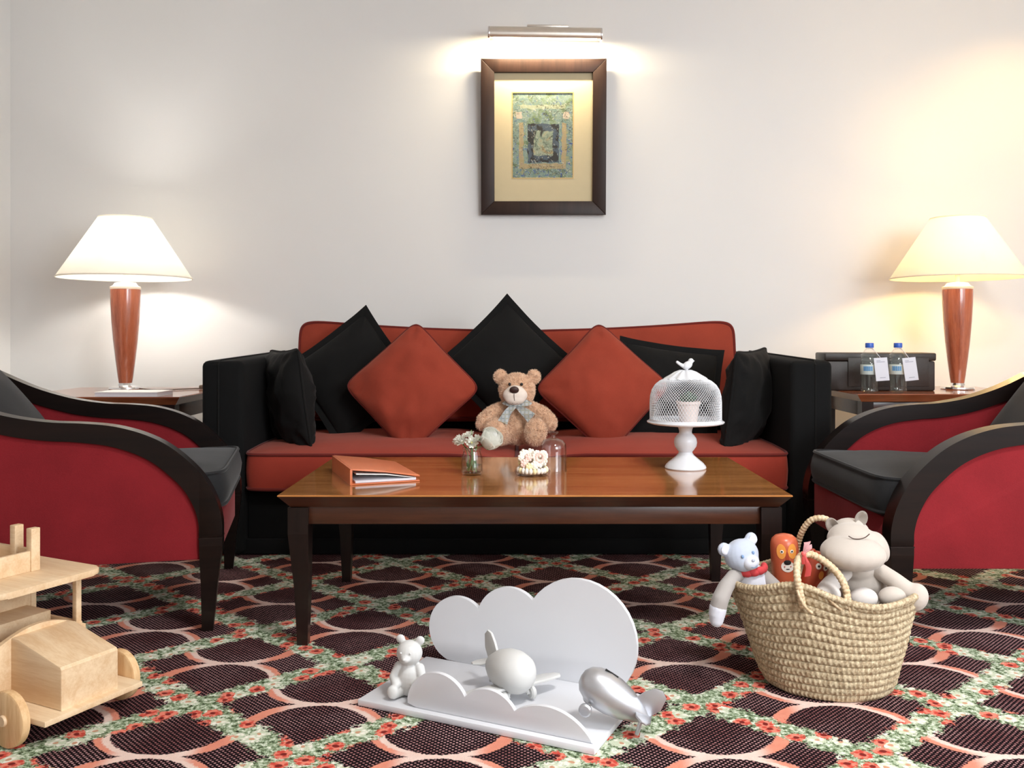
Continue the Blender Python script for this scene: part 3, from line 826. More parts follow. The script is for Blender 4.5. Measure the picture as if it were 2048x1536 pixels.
def bottle(label, px, D, tagrot):
    b = thing('water_bottle', label, 'bottle', (at(px, 0, D).x, D, ZT), random.uniform(-.3, .3)*0, 'plastic water bottles')
    R = .0365
    prof = [(0, .004), (.018, .002), (.027, .0), (R, .008)]
    for i in range(12): prof.append((R-.0018*(i % 2), .016+.0055*i))
    prof += [(R, .085), (R, .125)]
    for i in range(7): prof.append((R-.0022*(i % 2), .13+.006*i))
    prof += [(.027, .178), (.018, .190), (.0145, .195), (.0145, .206), (0, .206)]
    obj('bottle_body', lathe(prof, 32), M_PET, b)
    inner = [(0, .006), (.027, .004), (R-.0032, .012), (R-.0032, .165), (.025, .175), (0, .175)]
    obj('water', lathe(inner, 32), M_WATER, b)
    cp = obj('cap', lathe([(.0, .198), (.0172, .198), (.0178, .200), (.0178, .216), (.0165, .219), (0, .217)], 28), M_CAP, b)
    obj('label_band', lathe([(R+.0006, .082), (R+.0010, .083), (R+.0010, .124), (R+.0006, .125)], 32), M_LAB, b)
    bm = new_bm()
    for i in range(5): a = math.radians(215+12*i); add_box(bm, -.003, .003, -.0007, .0007, .098, .118, mat=Matrix.Rotation(a+PI/2, 4, 'Z') @ Matrix.Translation((0, -(R+.0014), 0)))
    obj('label_print', bm, M_LABB, b)
    # hanging tag: strap round the neck and card in front
    M = Matrix.Translation((.034, -R-.010, .106)) @ Matrix.Rotation(math.radians(tagrot), 4, 'Y') @ Matrix.Rotation(math.radians(-6), 4, 'X') @ Matrix.Rotation(math.radians(8), 4, 'Z')
    bm = new_bm(); add_box(bm, -.0310, .0310, -.0006, .0006, -.050, .050, mat=M)
    tcard = obj('neck_tag', bm, M_TAGP, b)
    bm = new_bm()
    for (a0, a1, z0) in ((-.020, -.002, .036), (-.020, .018, .030), (-.012, .014, -.038)): add_box(bm, a0, a1, -.0012, -.0007, z0, z0+.003, mat=M)
    obj('tag_print', bm, M_INK, tcard)
    q = M @ Vector((0, .0, .05))
    obj('tag_strap', tube(catmull([q, (.016, -.022, .182), (.0, -.0135, .193), (-.013, 0, .193), (0, .0135, .193), (.0135, 0, .193), q], 6), .0012, 5), M_TAGP, b)
bottle('left water bottle with blue cap and white neck tag before the leather box', 1739, 3.93, -4)
bottle('right water bottle with blue cap and white neck tag before the leather box', 1796, 3.95, -6)

# ================================================================== things on the coffee table
M_BIND = plain('tan_orange_leather', sr(198, 108, 66), .42, .05, 50, bump=.15, bscale=500)
M_BINDS = plain('tan_edge_stitching', sr(212, 128, 86), .5, .05)
bn = thing('ring_binder', 'tan orange leather binder lying on the coffee table', 'binder', (-.461, 2.505, TZ), math.atan2(.068, .176))
# local x: spine -> fore edge (.19), y: along the spine (.30)
BW, BL, BH = .190, .300, .046
obj('bottom_cover', box(.002, BW+.006, 0, BL, .0003, .0045, bev=.001), M_BIND, bn)
bm = new_bm(); add_prism(bm, [(-.003, 0.0), (.003, 0), (.003, BH), (-.003, BH)], 0, BL, 'xz', bev=.001)
obj('spine', bm, M_BIND, bn)
bm = new_bm(); add_prism(bm, [(-.003, BH-.004), (.003, BH+.001), (.10, .035), (BW+.006, .0175), (BW+.006, .0135), (.10, .031), (.003, BH-.004)], 0, BL, 'xz', bev=.0008)
obj('top_cover', bm, M_BIND, bn)
obj('page_stack', box(.012, BW-.004, .004, BL-.006, .005, .0105, bev=.0005), M_PAGE, bn)
bm = new_bm(); add_prism(bm, [(.014, .032), (.10, .0265), (BW-.004, .012), (BW-.004, .0105), (.10, .0235), (.014, .029)], .004, BL-.006, 'xz')
obj('page_stack', bm, M_BOOK, bn)
for yy in (.09, .15, .21): obj('ring', tube([(.030+.015*math.cos(2*PI*i/20), yy, .0215+.0145*math.sin(2*PI*i/20)) for i in range(20)], .0018, 6, closed=True), M_CHROME, bn)
for pts in ([(-.0025, .001, BH-.001), (.06, .001, .0405), (BW+.005, .001, .018)], [(-.003, .0008, .002), (-.003, .0008, BH-.003)]):
    obj('edge_stitching', tube(pts, .0011, 5), M_BINDS, bn)

# flower jar
vs = thing('flower_jar', 'small clear glass jar of white flowers on the coffee table', 'vase', (at(944, 0, 2.70).x, 2.70, TZ))
g_out = [(0, 0), (.026, 0), (.030, .003), (.0325, .012), (.0330, .040), (.0310, .056), (.0265, .067), (.0260, .071), (.0285, .074), (.0285, .080), (.0270, .082)]
g_in = [(.0245, .081), (.0245, .070), (.0285, .056), (.0305, .040), (.0300, .012), (.026, .007), (0, .006)]
obj('jar', lathe(g_out+g_in, 40), M_GLASS, vs)
obj('water', lathe([(0, .0075), (.0255, .0085), (.0292, .013), (.0297, .030), (0, .030)], 32), M_WATER, vs)
M_STEM = plain('green_stem', sr(92, 122, 62), .5, .15); M_LEAF = plain('green_leaf', sr(104, 140, 84), .5, .2)
M_PETAL = shade_mat('white_petal', sr(250, 250, 244)); M_CENT = plain('pale_yellow_floret', sr(214, 206, 120), .6, .1)
def petal_bm(L, W, curl, n=7, m=5):
    bm = new_bm(); g = []
    for i in range(n+1):
        t = i/n; row = []
        ww = W*math.sin(PI*min(1, t*.86+.08))**.7
        for j in range(m+1):
            s = j/m*2-1
            row.append(bm.verts.new((s*ww/2, L*t, curl*t*t - .25*curl*(1-s*s) )))
        g.append(row)
    for i in range(n):
        for j in range(m): bm.faces.new((g[i][j], g[i][j+1], g[i+1][j+1], g[i+1][j]))
    r = bmesh.ops.solidify(bm, geom=bm.faces[:], thickness=.0006)
    return bm
ME_P = bm_mesh(petal_bm(.013, .0068, .004), 'petal'); ME_P.materials.append(M_PETAL)
def daisy(c, nrm, scale, seed):
    rr = random.Random(seed)
    f = thing('tmp', None, None); 
    root = obj('flower_head', ball((0, 0, .001), (.0026*scale, .0026*scale, .002*scale), u=10, v=6), M_CENT, vs)
    M = Vector((0, 0, 1)).rotation_difference(Vector(nrm)).to_matrix().to_4x4(); M.translation = Vector(c)
    root.matrix_local = M
    bpy.data.objects.remove(f)
    for ring, (n, tilt, sc) in enumerate(((11, .12, 1.0), (8, .55, .8), (5, .95, .55))):
        for i in range(n):
            a = 2*PI*i/n+ring*.4+rr.uniform(-.12, .12)
            p = bpy.data.objects.new('petal', ME_P); COL.objects.link(p); p.parent = root
            k = sc*scale*rr.uniform(.9, 1.1)
            p.matrix_local = Matrix.Rotation(a, 4, 'Z') @ Matrix.Rotation(tilt+rr.uniform(-.15, .15), 4, 'X') @ Matrix.Diagonal((k, k, k, 1))
daisy((-.030, -.012, .100), (-.55, -.55, .65), 1.65, 1)
daisy((.000, -.022, .098), (.1, -.85, .55), 1.6, 2)
daisy((-.010, .004, .115), (-.15, -.35, .95), 1.5, 3)
daisy((-.044, .012, .104), (-.8, -.1, .6), 1.35, 4)
daisy((.016, -.002, .106), (.3, -.5, .8), 1.2, 5)
# white rose, tipped to the right
rose = obj('rose_bloom', ball((0, 0, .002), (.0212, .0212, .0225), u=24, v=14), M_PETAL, vs)
rose.matrix_local = Matrix.Translation((.056, -.010, .106)) @ Matrix.Rotation(math.radians(38), 4, 'Y') @ Matrix.Rotation(math.radians(34), 4, 'X') @ Matrix.Scale(1.2, 4)
for ring, (n, R, ptop, flare, wid) in enumerate(((3, .0226, .22, -.0, 1.25), (4, .0238, .45, .0, 1.3), (5, .0250, .75, .0016, 1.35), (5, .0262, 1.0, .0045, 1.3))):
    for i in range(n):                       # overlapping petals hugging the bloom
        bm = new_bm(); g = []
        for a in range(11):
            sa = a/10*2-1; row = []
            for b in range(9):
                t = b/8; ph = 2.75-(2.75-ptop-.35*abs(sa)**2.2)*t
                al = sa*PI/n*wid*math.sin(min(1, .25+t)*PI/2)
                r = R + flare*max(0, t-.7)/.3 + .0008*sa
                row.append(bm.verts.new((r*math.sin(ph)*math.cos(al), r*math.sin(ph)*math.sin(al), .002+r*1.05*math.cos(ph))))
            g.append(row)
        for a in range(10):
            for b in range(8): bm.faces.new((g[a][b], g[a+1][b], g[a+1][b+1], g[a][b+1]))
        bmesh.ops.solidify(bm, geom=bm.faces[:], thickness=.0005)
        p = obj('petal', bm, M_PETAL, rose, angle=80); p.rotation_euler = (0, 0, 2*PI*i/n+ring*.7)
for i in range(4):
    bm = petal_bm(.026, .008, -.004)
    p = obj('sepal', bm, M_LEAF, rose); p.matrix_local = Matrix.Translation((0, 0, -.017)) @ Matrix.Rotation(i*PI/2+.4, 4, 'Z') @ Matrix.Rotation(.35, 4, 'X')
for i, (p0, p1, p2) in enumerate((((-.012, .0, .010), (-.012, -.004, .06), (-.028, -.010, .098)), ((.012, .004, .010), (.002, -.006, .06), (0, -.018, .096)), ((.004, -.012, .012), (-.002, 0, .07), (-.010, .004, .112)),
        ((.014, -.01, .010), (-.006, .006, .065), (-.042, .012, .102)), ((-.016, .006, .012), (.010, 0, .07), (.016, -.002, .104)), ((-.008, -.010, .012), (.012, -.004, .074), (.044, -.006, .092)), ((.0, .014, .012), (.002, .004, .08), (-.002, .004, .134)))):
    obj('stem', tube(catmull([p0, p1, p2], 6), .0013, 6), M_STEM, vs)
for i in range(7):
    p = obj('leaf', petal_bm(random.uniform(.020, .032), .009, .004), M_LEAF, vs)
    a = i*.9
    zc = .018 if i < 4 else .078
    p.matrix_local = Matrix.Translation((.010*math.cos(a), .010*math.sin(a)-.004, zc)) @ Matrix.Rotation(a-PI/2 if i >= 4 else a, 4, 'Z') @ Matrix.Rotation(.9 if i < 4 else .4, 4, 'X')

# marshmallow dish
ds = thing('sweets_dish', 'clear glass dish piled with pastel twisted marshmallow sweets', 'dish', (at(1065, 0, 2.69).x, 2.69, TZ)); ds.scale = (1, 1, 1.1)
obj('dish', lathe([(0, 0), (.044, 0), (.050, .003), (.0535, .010), (.0535, .014), (.051, .014), (.048, .009), (.042, .006), (0, .006)], 44), M_GLASS, ds)
M_MAR = [plain('marshmallow_white', sr(246, 240, 226), .75, .03), plain('marshmallow_pink', sr(242, 210, 198), .75, .03), plain('marshmallow_yellow', sr(242, 228, 180), .75, .03)]
def scallop(c, R, r, a0, a1, n, tilt, mi, yaw=0):
    """string of little puffs along an arc: one ruffled twist"""
    bm = new_bm()
    M = Matrix.Translation(c) @ Matrix.Rotation(yaw, 4, 'Z') @ Matrix.Rotation(tilt, 4, 'X')
    for i in range(n):
        a = a0+(a1-a0)*i/(n-1)
        q = M @ Vector((R*math.cos(a), 0, R*math.sin(a)))
        add_ball(bm, q, r*(1+.12*math.sin(i*2.1)), u=10, v=6)
    obj('marshmallow_twist', bm, M_MAR[mi], ds, angle=80)
# heart of puffs on the right, lying ruffles and roses on the left
hb = []
bm = new_bm()
for i in range(26):
    a = 2*PI*i/26; hx = .0019*16*math.sin(a)**3*.62; hz = .0019*(13*math.cos(a)-5*math.cos(2*a)-2*math.cos(3*a)-math.cos(4*a))*.70
    add_ball(bm, (.022+hx, -.010, .048+hz), .0062, u=10, v=6)
obj('marshmallow_heart', bm, M_MAR[0], ds, angle=80)
bm = new_bm()
for i in range(14):
    a = 2*PI*i/14; add_ball(bm, (.022+.011*math.sin(a), -.012, .050+.011*math.cos(a)), .0056, u=10, v=6)
obj('marshmallow_heart', bm, M_MAR[1], ds, angle=80)
for k in range(22):
    a = 2*PI*k/22; bm = ball((.042*math.cos(a), .042*math.sin(a), .0155), (.0062, .0052, .0085), u=10, v=7)
    obj('marshmallow_puff', bm, M_MAR[(0, 2, 0, 0)[k % 4]], ds)
for (cx, cy, cz, R, m_) in ((-.024, -.020, .034, .010, 1), (-.030, .004, .036, .011, 2), (-.012, -.016, .050, .009, 1), (-.026, -.006, .058, .011, 0), (-.006, .010, .058, .011, 0), (-.034, -.014, .050, .008, 0), (.006, -.026, .030, .010, 0), (-.010, -.028, .026, .009, 2), (.002, .022, .036, .013, 0), (.030, .020, .036, .012, 0)):
    bm = new_bm(); add_ball(bm, (cx, cy, cz), R, u=14, v=9)
    for i in range(7):
        a = 2*PI*i/7; add_ball(bm, (cx+R*.85*math.cos(a), cy-R*.35, cz+R*.85*math.sin(a)), R*.5, u=9, v=6)
    obj('marshmallow_rosette', bm, M_MAR[m_], ds, angle=80)
# glass cloche
cl = thing('glass_cloche', 'small clear glass bell cloche beside the sweets dish', 'cloche', (at(1104, 0, 2.78).x+.004, 2.785, TZ))
R = .0415
po = [(R+.001, 0), (R+.0015, .003), (R, .006), (R, .070), (R*.94, .083), (R*.72, .094), (R*.40, .099), (.0105, .1005), (.0085, .104), (.0085, .110), (.013, .114), (.0165, .118), (.0150, .1215), (0, .1225)]
pi_ = [(0, .0985), (R*.40, .0965), (R*.70, .0915), (R*.90, .081), (R-.0018, .069), (R-.0018, .003), (R-.001, 0), (R+.001, 0)]
obj('bell', lathe(po+pi_, 48), M_GLASS, cl)

# cake stand with mesh dome, bird and plant pot
cs_ = thing('cake_stand', 'white pedestal cake stand on the coffee table', 'cake stand', (at(1371, 0, 2.83).x, 2.83, TZ))
obj('pedestal', lathe([(0, 0), (.062, 0), (.0645, .003), (.063, .008), (.055, .018), (.040, .030), (.028, .040), (.0225, .047), (.021, .052), (.026, .058), (.034, .070), (.036, .082), (.034, .094), (.027, .104), (.0205, .110), (.0195, .116), (.022, .126), (.027, .134), (0, .136)], 48), M_WHITEG, cs_)
obj('plate', lathe([(0, .133), (.03, .133), (.075, .136), (.108, .140), (.119, .1435), (.1205, .147), (.118, .149), (.110, .1465), (.07, .144), (0, .143)], 64), M_WHITEG, cs_)
dm = thing('mesh_dome', 'white wire mesh dome cover with a bird on the cake stand', 'dome', (cs_.location.x, 2.83, TZ+.1455))
RD = .111
def dome_r(t):                   # profile 0..1 -> (r, z)
    pr = [(RD, .004), (RD, .03), (RD, .062), (RD*.985, .083), (RD*.94, .101), (RD*.85, .117), (RD*.72, .129), (RD*.58, .136), (RD*.46, .1395)]
    f = t*(len(pr)-1); i = min(int(f), len(pr)-2); f -= i
    return pr[i][0]*(1-f)+pr[i+1][0]*f, pr[i][1]*(1-f)+pr[i+1][1]*f
bm = new_bm(); NCOL, NROW = 76, 30; V = {}
for j in range(NROW+1):
    r, z = dome_r(j/NROW*.93+.03)
    for i in range(NCOL):
        a = 2*PI*(i+.5*(j % 2))/NCOL; V[i, j] = bm.verts.new((r*math.cos(a), r*math.sin(a), z))
for j in range(0, NROW-1):
    for i in range(NCOL):
        k = (i+(j % 2)) % NCOL            # right neighbour on next row
        l = (k-1) % NCOL
        bm.faces.new((V[i, j], V[k, j+1], V[i, j+2], V[l, j+1]))
bmesh.ops.recalc_face_normals(bm, faces=bm.faces[:])
bmesh.ops.wireframe(bm, faces=bm.faces[:], thickness=.0017, use_replace=True, use_boundary=True, use_even_offset=False)
obj('wire_mesh', bm, M_WHITEG, dm, smooth=False)
obj('rim_band', lathe([(RD+.001, 0), (RD+.0025, .001), (RD+.0015, .010), (RD-.001, .010), (RD-.001, 0), (RD+.001, 0)], 64), M_WHITEG, dm)
bm = new_bm(); prof = [(RD*.60, .1345), (RD*.55, .139), (RD*.44, .146), (RD*.30, .156), (RD*.16, .162), (0, .1635)]
n = 48; rings = []
for (r, z) in prof[:-1]:
    rings.append([bm.verts.new((r*(1+.05*math.cos(12*2*PI*i/n))*math.cos(2*PI*i/n), r*(1+.05*math.cos(12*2*PI*i/n))*math.sin(2*PI*i/n), z+.0018*math.cos(12*2*PI*i/n))) for i in range(n)])
tip = bm.verts.new((0, 0, prof[-1][1]))
for a, b in zip(rings, rings[1:]):
    for i in range(n): bm.faces.new((a[i], a[(i+1) % n], b[(i+1) % n], b[i]))
for i in range(n): bm.faces.new((rings[-1][i], rings[-1][(i+1) % n], tip))
obj('scalloped_cap', bm, M_WHITEG, dm, angle=85)
bm = new_bm()
add_ball(bm, (.006, 0, .178), (.017, .012, .012), (0, -.55, 0)); add_ball(bm, (.017, 0, .1915), .0088)
add_limb(bm, [(-.004, 0, .174), (-.018, 0, .182), (-.026, 0, .188)], [.007, .0050, .0046]); add_limb(bm, [(.024, 0, .192), (.0285, 0, .1915)], [.0028, .0012])
add_limb(bm, [(.004, 0, .170), (.004, 0, .160)], [.004, .004])
obj('bird_finial', blob(bm, .0013, 3, 'bird_finial'), M_WHITEG, dm)
pp = thing('plant_pot', 'small pale pink pot with green plant under the mesh dome', 'plant pot', (cs_.location.x+.006, 2.815, TZ+.1445))
M_POT = plain('pale_pink_ceramic', sr(240, 224, 218), .5, .02); M_PLG = plain('dark_green_succulent', sr(104, 150, 116), .5, .25)
obj('pot', lathe([(0, 0), (.0255, 0), (.027, .003), (.035, .058), (.0375, .059), (.038, .068), (.0355, .068), (.033, .058), (0, .056)], 40), M_POT, pp)
for k in range(34):
    a = k*2.39996; f = k/34; tilt = .15+1.0*f
    p = obj('leaf', petal_bm(.042-.006*f, .013, .006), M_PLG, pp)
    p.matrix_local = Matrix.Translation((.006*f*math.cos(a), .006*f*math.sin(a), .057)) @ Matrix.Rotation(a-PI/2, 4, 'Z') @ Matrix.Rotation(PI/2-tilt, 4, 'X')

# ================================================================== cloud shelf and the things on it
M_SHF = plain('white_satin_paint', sr(216, 217, 221), .42, .015, 8, bump=.03)
sh = thing('cloud_shelf', 'white wooden cloud-shaped shelf lying on the carpet in front of the table', 'shelf', (-.356, 2.008, .001), math.atan2(-.425, .905))
SL, SDp = .562, .298
obj('base_board', box(0, SL, 0, SDp, 0, .014, bev=.0025), M_SHF, sh)
def cloud_poly(bumps, z0, end_l, end_r):
    """outline of circular bumps: (cx, cz, r) left to right"""
    pts = [end_l]
    for i, (cx, cz, r) in enumerate(bumps):
        def hit(a, b):            # upper crossing of neighbouring circles
            (x1, y1, r1), (x2, y2, r2) = a, b; dx, dy = x2-x1, y2-y1; d = math.hypot(dx, dy)
            m = (d*d+r1*r1-r2*r2)/(2*d); h = math.sqrt(max(0, r1*r1-m*m))
            return (x1+m*dx/d-h*dy/d, y1+m*dy/d+h*dx/d)
        s = hit(bumps[i-1], bumps[i]) if i else None
        e = hit(bumps[i], bumps[i+1]) if i+1 < len(bumps) else None
        a0 = math.atan2(s[1]-cz, s[0]-cx) if s else math.atan2(end_l[1]-cz, end_l[0]-cx)
        a1 = math.atan2(e[1]-cz, e[0]-cx) if e else math.atan2(end_r[1]-cz, end_r[0]-cx)
        if a0 < a1: a0 += 2*PI
        nn = 22
        for k in range(nn+1):
            if not s and k == 0: continue
            a = a0+(a1-a0)*k/nn; pts.append((cx+r*math.cos(a), cz+r*math.sin(a)))
    return pts
back = cloud_poly([(.092, .091, .084), (.234, .125, .090), (.412, .114, .142)], .0, (.060, .014), (.470, .0))
obj('back_panel', prism(back, SDp, SDp+.013, 'xz', bev=.0015), M_SHF, sh, angle=30)
front = cloud_poly([(.196, .022, .076), (.318, .010, .073), (.449, -.052, .1225)], .0, (.143, .0145), (.5515, .0145))
obj('front_panel', prism(front, .016, .027, 'xz', bev=.0015), M_SHF, sh, angle=30)
SHM = sh.matrix_basis.copy()
def shelf_pt(x, y, z): return (Matrix.Translation((-.356, 2.008, .001)) @ Matrix.Rotation(math.atan2(-.425, .905), 4, 'Z')) @ Vector((x, y, z))

M_PLAST = plain('matte_white_plaster', sr(208, 208, 206), .6, .02)
bl = shelf_pt(.095, .068, .0145)
fb_ = thing('bear_figurine', 'small white seated bear figurine at the left end of the cloud shelf', 'figurine', bl, math.radians(-14)); fb_.scale = (1.12, 1.1, 1.06)
bm = new_bm()
add_ball(bm, (0, 0, .036), (.028, .025, .038)); add_ball(bm, (0, -.003, .092), (.0265, .025, .026))
add_ball(bm, (0, -.026, .086), (.010, .010, .008))
for s in (-1, 1):
    add_ball(bm, (s*.021, .002, .118), (.0095, .006, .0095))
    add_limb(bm, [(s*.022, -.004, .062), (s*.030, -.012, .042), (s*.020, -.026, .030)], [.010, .0095, .009])
    add_limb(bm, [(s*.017, -.004, .014), (s*.024, -.030, .014)], [.015, .012]); add_ball(bm, (s*.024, -.034, .018), (.012, .008, .014))
obj('figurine_body', blob(bm, .0018, 3, 'bear_figurine_body'), M_PLAST, fb_)
bm = new_bm(); add_ball(bm, (0, -.0355, .088), (.004, .003, .003), u=10, v=6); obj('nose', bm, M_PLAST, fb_)
for s in (-1, 1): obj('eye', ball((s*.010, -.0262, .098), .0022, u=8, v=6), M_PLAST, fb_)

M_SILV = plain('silver_paint', (.56, .57, .60), .40, .05, 20, metal=.8)
M_SLOT = plain('dark_slot', (.01, .01, .01), .8)
def toy_plane(label, loc, rot, mat, wings=True, slot=False, k=1.0, fat=1.0):
    r = thing('toy_airplane', label, 'toy airplane', loc, 0, 'toy airplanes on the cloud shelf'); r.rotation_euler = rot; r.scale = (k, k, k)
    # nose towards -y, body axis at z 0
    prof = [(0, -.066), (.014, -.064), (.027, -.055), (.0365, -.038), (.0405, -.014), (.0395, .010), (.033, .040), (.022, .068), (.012, .086), (.006, .094), (0, .096)]
    Mx = Matrix.Rotation(-PI/2, 4, 'X')
    bm = new_bm(); add_lathe(bm, [(a*fat, -b) for a, b in prof[::-1]], 32, M=Matrix.Rotation(PI/2, 4, 'X'))
    obj('fuselage', bm, mat, r)
    def fin(L, W): return [(L*(.5-.5*math.cos(PI*i/12)), W*math.sin(PI*i/12)**.6*.5) for i in range(13)] + [(L*(.5-.5*math.cos(PI*i/12)), -W*math.sin(PI*i/12)**.6*.5) for i in range(11, 0, -1)]
    wl = [(.0, .024), (.07, .022), (.094, .012), (.098, 0), (.092, -.012), (.05, -.021), (0, -.022)]
    for s in (-1, 1):
        if wings: obj('wing', prism([(s*(.016+a), b-.008) for a, b in wl], -.030, -.024, 'xy', bev=.002), mat, r)
        obj('tailplane', prism([(s*a, b+.080) for a, b in [(0, .018), (.030, .018), (.046, .010), (.048, -.002), (.036, -.016), (0, -.020)]], .004, .009, 'xy', bev=.002), mat, r)
        obj('strut', tube([(s*.018, -.022, -.030), (s*.024, -.026, -.043)], .0045, 8), mat, r)
        w_ = obj('wheel', lathe([(0, -.006), (.010, -.006), (.0135, -.003), (.0135, .003), (.010, .006), (0, .006)], 24, M=Matrix.Translation((s*.033, -.026, -.044)) @ Matrix.Rotation(PI/2, 4, 'Y')), mat, r)
        obj('axle', tube([(s*.020, -.026, -.044), (s*.036, -.026, -.044)], .003, 8), mat, w_)
    obj('tail_fin', prism([(.048, .02), (.060, .046), (.074, .064), (.090, .068), (.104, .058), (.106, .03), (.092, .004), (.06, .004)], -.003, .003, 'yz', bev=.002), mat, r)
    obj('tail_skid', tube([(0, .082, -.006), (0, .088, -.030), (0, .090, -.040)], .0045, 8), mat, r)
    if slot: obj('coin_slot', box(-.002, .002, -.030, .0, .036, .0412), M_SLOT, r)
    return r
pw_ = shelf_pt(.306, .152, 0)
toy_plane('white toy airplane standing behind the low front cloud panel of the shelf', (pw_.x, pw_.y, .015+.0615), (math.radians(-7), 0, math.radians(30)), M_PLAST, k=1.08, fat=1.08)

# silver plane: wheels on the shelf board, tail over its right edge
sp = toy_plane('silver metallic toy airplane bank tilted at the right end of the cloud shelf', (0, 0, 0), (0, 0, 0), M_SILV, wings=False, slot=True, k=1.0, fat=1.0)
sp.matrix_world = Matrix.Translation((.190, 1.868, .084)) @ Matrix.Rotation(math.radians(-102), 4, 'Z') @ Matrix.Rotation(math.radians(-30), 4, 'X')

# ================================================================== teddy bear on the sofa
M_FURB = plain('beige_plush_base', sr(214, 174, 142), .95, .10, 60, Sheen_Weight=.4)
M_FURH = plain('beige_plush_fibre', sr(236, 202, 172), .9, .16, 45, Sheen_Weight=.4)
M_SNOUT = fabric('cream_short_plush', sr(236, 222, 208), .04, 900, .3, .15)
M_NOSE = plain('dark_brown_nose', sr(58, 34, 28), .55, .1); M_EYEB = plain('glossy_black_eye', (.012, .009, .008), .12, .05)
M_THREAD = plain('brown_thread', sr(70, 48, 40), .8)
def plaid_mat():
    t = NT('pale_plaid_ribbon'); x, y, z = t.xyz(t.co())
    g = ((x*420.0).m('SINE').gt(.55)).max((z*420.0).m('SINE').gt(.55)); dk = t.noise(t.co(), 60, 2).step(.45, .6)
    t.color(t.mix(g*.55, sr(226, 230, 230), t.mix(dk, sr(150, 170, 176), sr(196, 190, 150)))); t.set(Roughness=.8); return t.mat
M_PLAID = plaid_mat()
tb = thing('teddy_bear', 'beige plush teddy bear with checked ribbon sitting on the sofa', 'teddy bear', (at(1034, 0, 3.52).x, 3.53, .398), math.radians(-3))
bm = new_bm()
add_ball(bm, (0, .015, .072), (.066, .060, .078)); add_ball(bm, (0, .012, .135), (.052, .048, .045))
add_ball(bm, (0, -.005, .212), (.070, .060, .066)); add_ball(bm, (.004, -.020, .192), (.060, .046, .044))
for s in (-1, 1):
    add_ball(bm, (s*.066, .008, .264), (.026, .016, .028))
    add_limb(bm, [(s*.046, .008, .140), (s*.095, -.006, .118), (s*.124, -.022, .094), (s*.130, -.040, .082)], [.030, .032, .031, .026])
    add_limb(bm, [(s*.045, .0, .042), (s*.072, -.060, .042)], [.040, .040])
    add_ball(bm, (s*.076, -.088, .058), (.043, .026, .052), (-.25, 0, -s*.22))
me = blob(bm, .0045, 4, 'bear_body')
for v in me.vertices:                           # seat sinks into the cushions
    v.co.z = max(v.co.z, .001+.0*v.co.y)
bear = obj('bear_body', me, M_FURB, tb)
fur(me, 42000, .0066, .0010, M_FURH, tb, 'fur', .15, 3)
obj('snout', blob((lambda b: (add_ball(b, (-.004, -.060, .196), (.048, .030, .034)), add_ball(b, (-.004, -.066, .182), (.040, .024, .024)), add_ball(b, (-.003, -.055, .213), (.036, .024, .022)), b)[-1])(new_bm()), .003, 4, 'snout'), M_SNOUT, tb)
sn = obj('nose', ball((-.006, -.0885, .218), (.0185, .0095, .0145), (.35, 0, 0), u=18, v=10), M_NOSE, tb)
obj('mouth_stitch', tube(catmull([(-.006, -.0925, .204), (-.006, -.0925, .192), (-.005, -.0900, .180), (-.004, -.084, .170)], 5), .0009, 5), M_THREAD, tb)
obj('mouth_stitch', tube(catmull([(-.024, -.073, .165), (-.014, -.082, .1665), (-.004, -.0845, .170), (.006, -.082, .1665), (.016, -.073, .165)], 5), .0009, 5), M_THREAD, tb)
for s in (-1, 1): obj('eye', ball((s*.023-.002, -.0655, .2385), (.0058, .0045, .0062), u=12, v=8), M_EYEB, tb)
# ribbon bow
rb = obj('ribbon_knot', ball((-.002, -.060, .158), (.012, .008, .009), u=12, v=8), M_PLAID, tb)
def ribbon(pts, w0, w1, nm='ribbon_tail'):
    c = catmull(pts, 6); m = len(c); bm = new_bm(); L = []
    for i, p in enumerate(c):
        t = c[min(i+1, m-1)]-c[max(i-1, 0)]; t.normalize(); s = t.cross(Vector((0, -1, 0))).normalized(); w = w0+(w1-w0)*i/(m-1)
        L.append([bm.verts.new(p+s*w*k+Vector((0, -.004*math.cos(k*2.5+i*.5), 0))) for k in (-1, -.5, 0, .5, 1)])
    for a, b in zip(L, L[1:]):
        for k in range(4): bm.faces.new((a[k], a[k+1], b[k+1], b[k]))
    bmesh.ops.solidify(bm, geom=bm.faces[:], thickness=.0012)
    return obj(nm, bm, M_PLAID, rb)
ribbon([(-.006, -.066, .156), (-.028, -.074, .136), (-.042, -.084, .112), (-.050, -.096, .094)], .010, .020)
ribbon([(.004, -.066, .156), (.022, -.072, .142), (.042, -.078, .126), (.060, -.082, .110)], .010, .022)
ribbon([(.0, -.064, .160), (.026, -.066, .164), (.046, -.058, .168), (.050, -.046, .172)], .009, .014, 'ribbon_loop')
ribbon([(-.004, -.064, .160), (-.026, -.066, .164), (-.042, -.058, .168), (-.046, -.046, .172)], .009, .012, 'ribbon_loop')

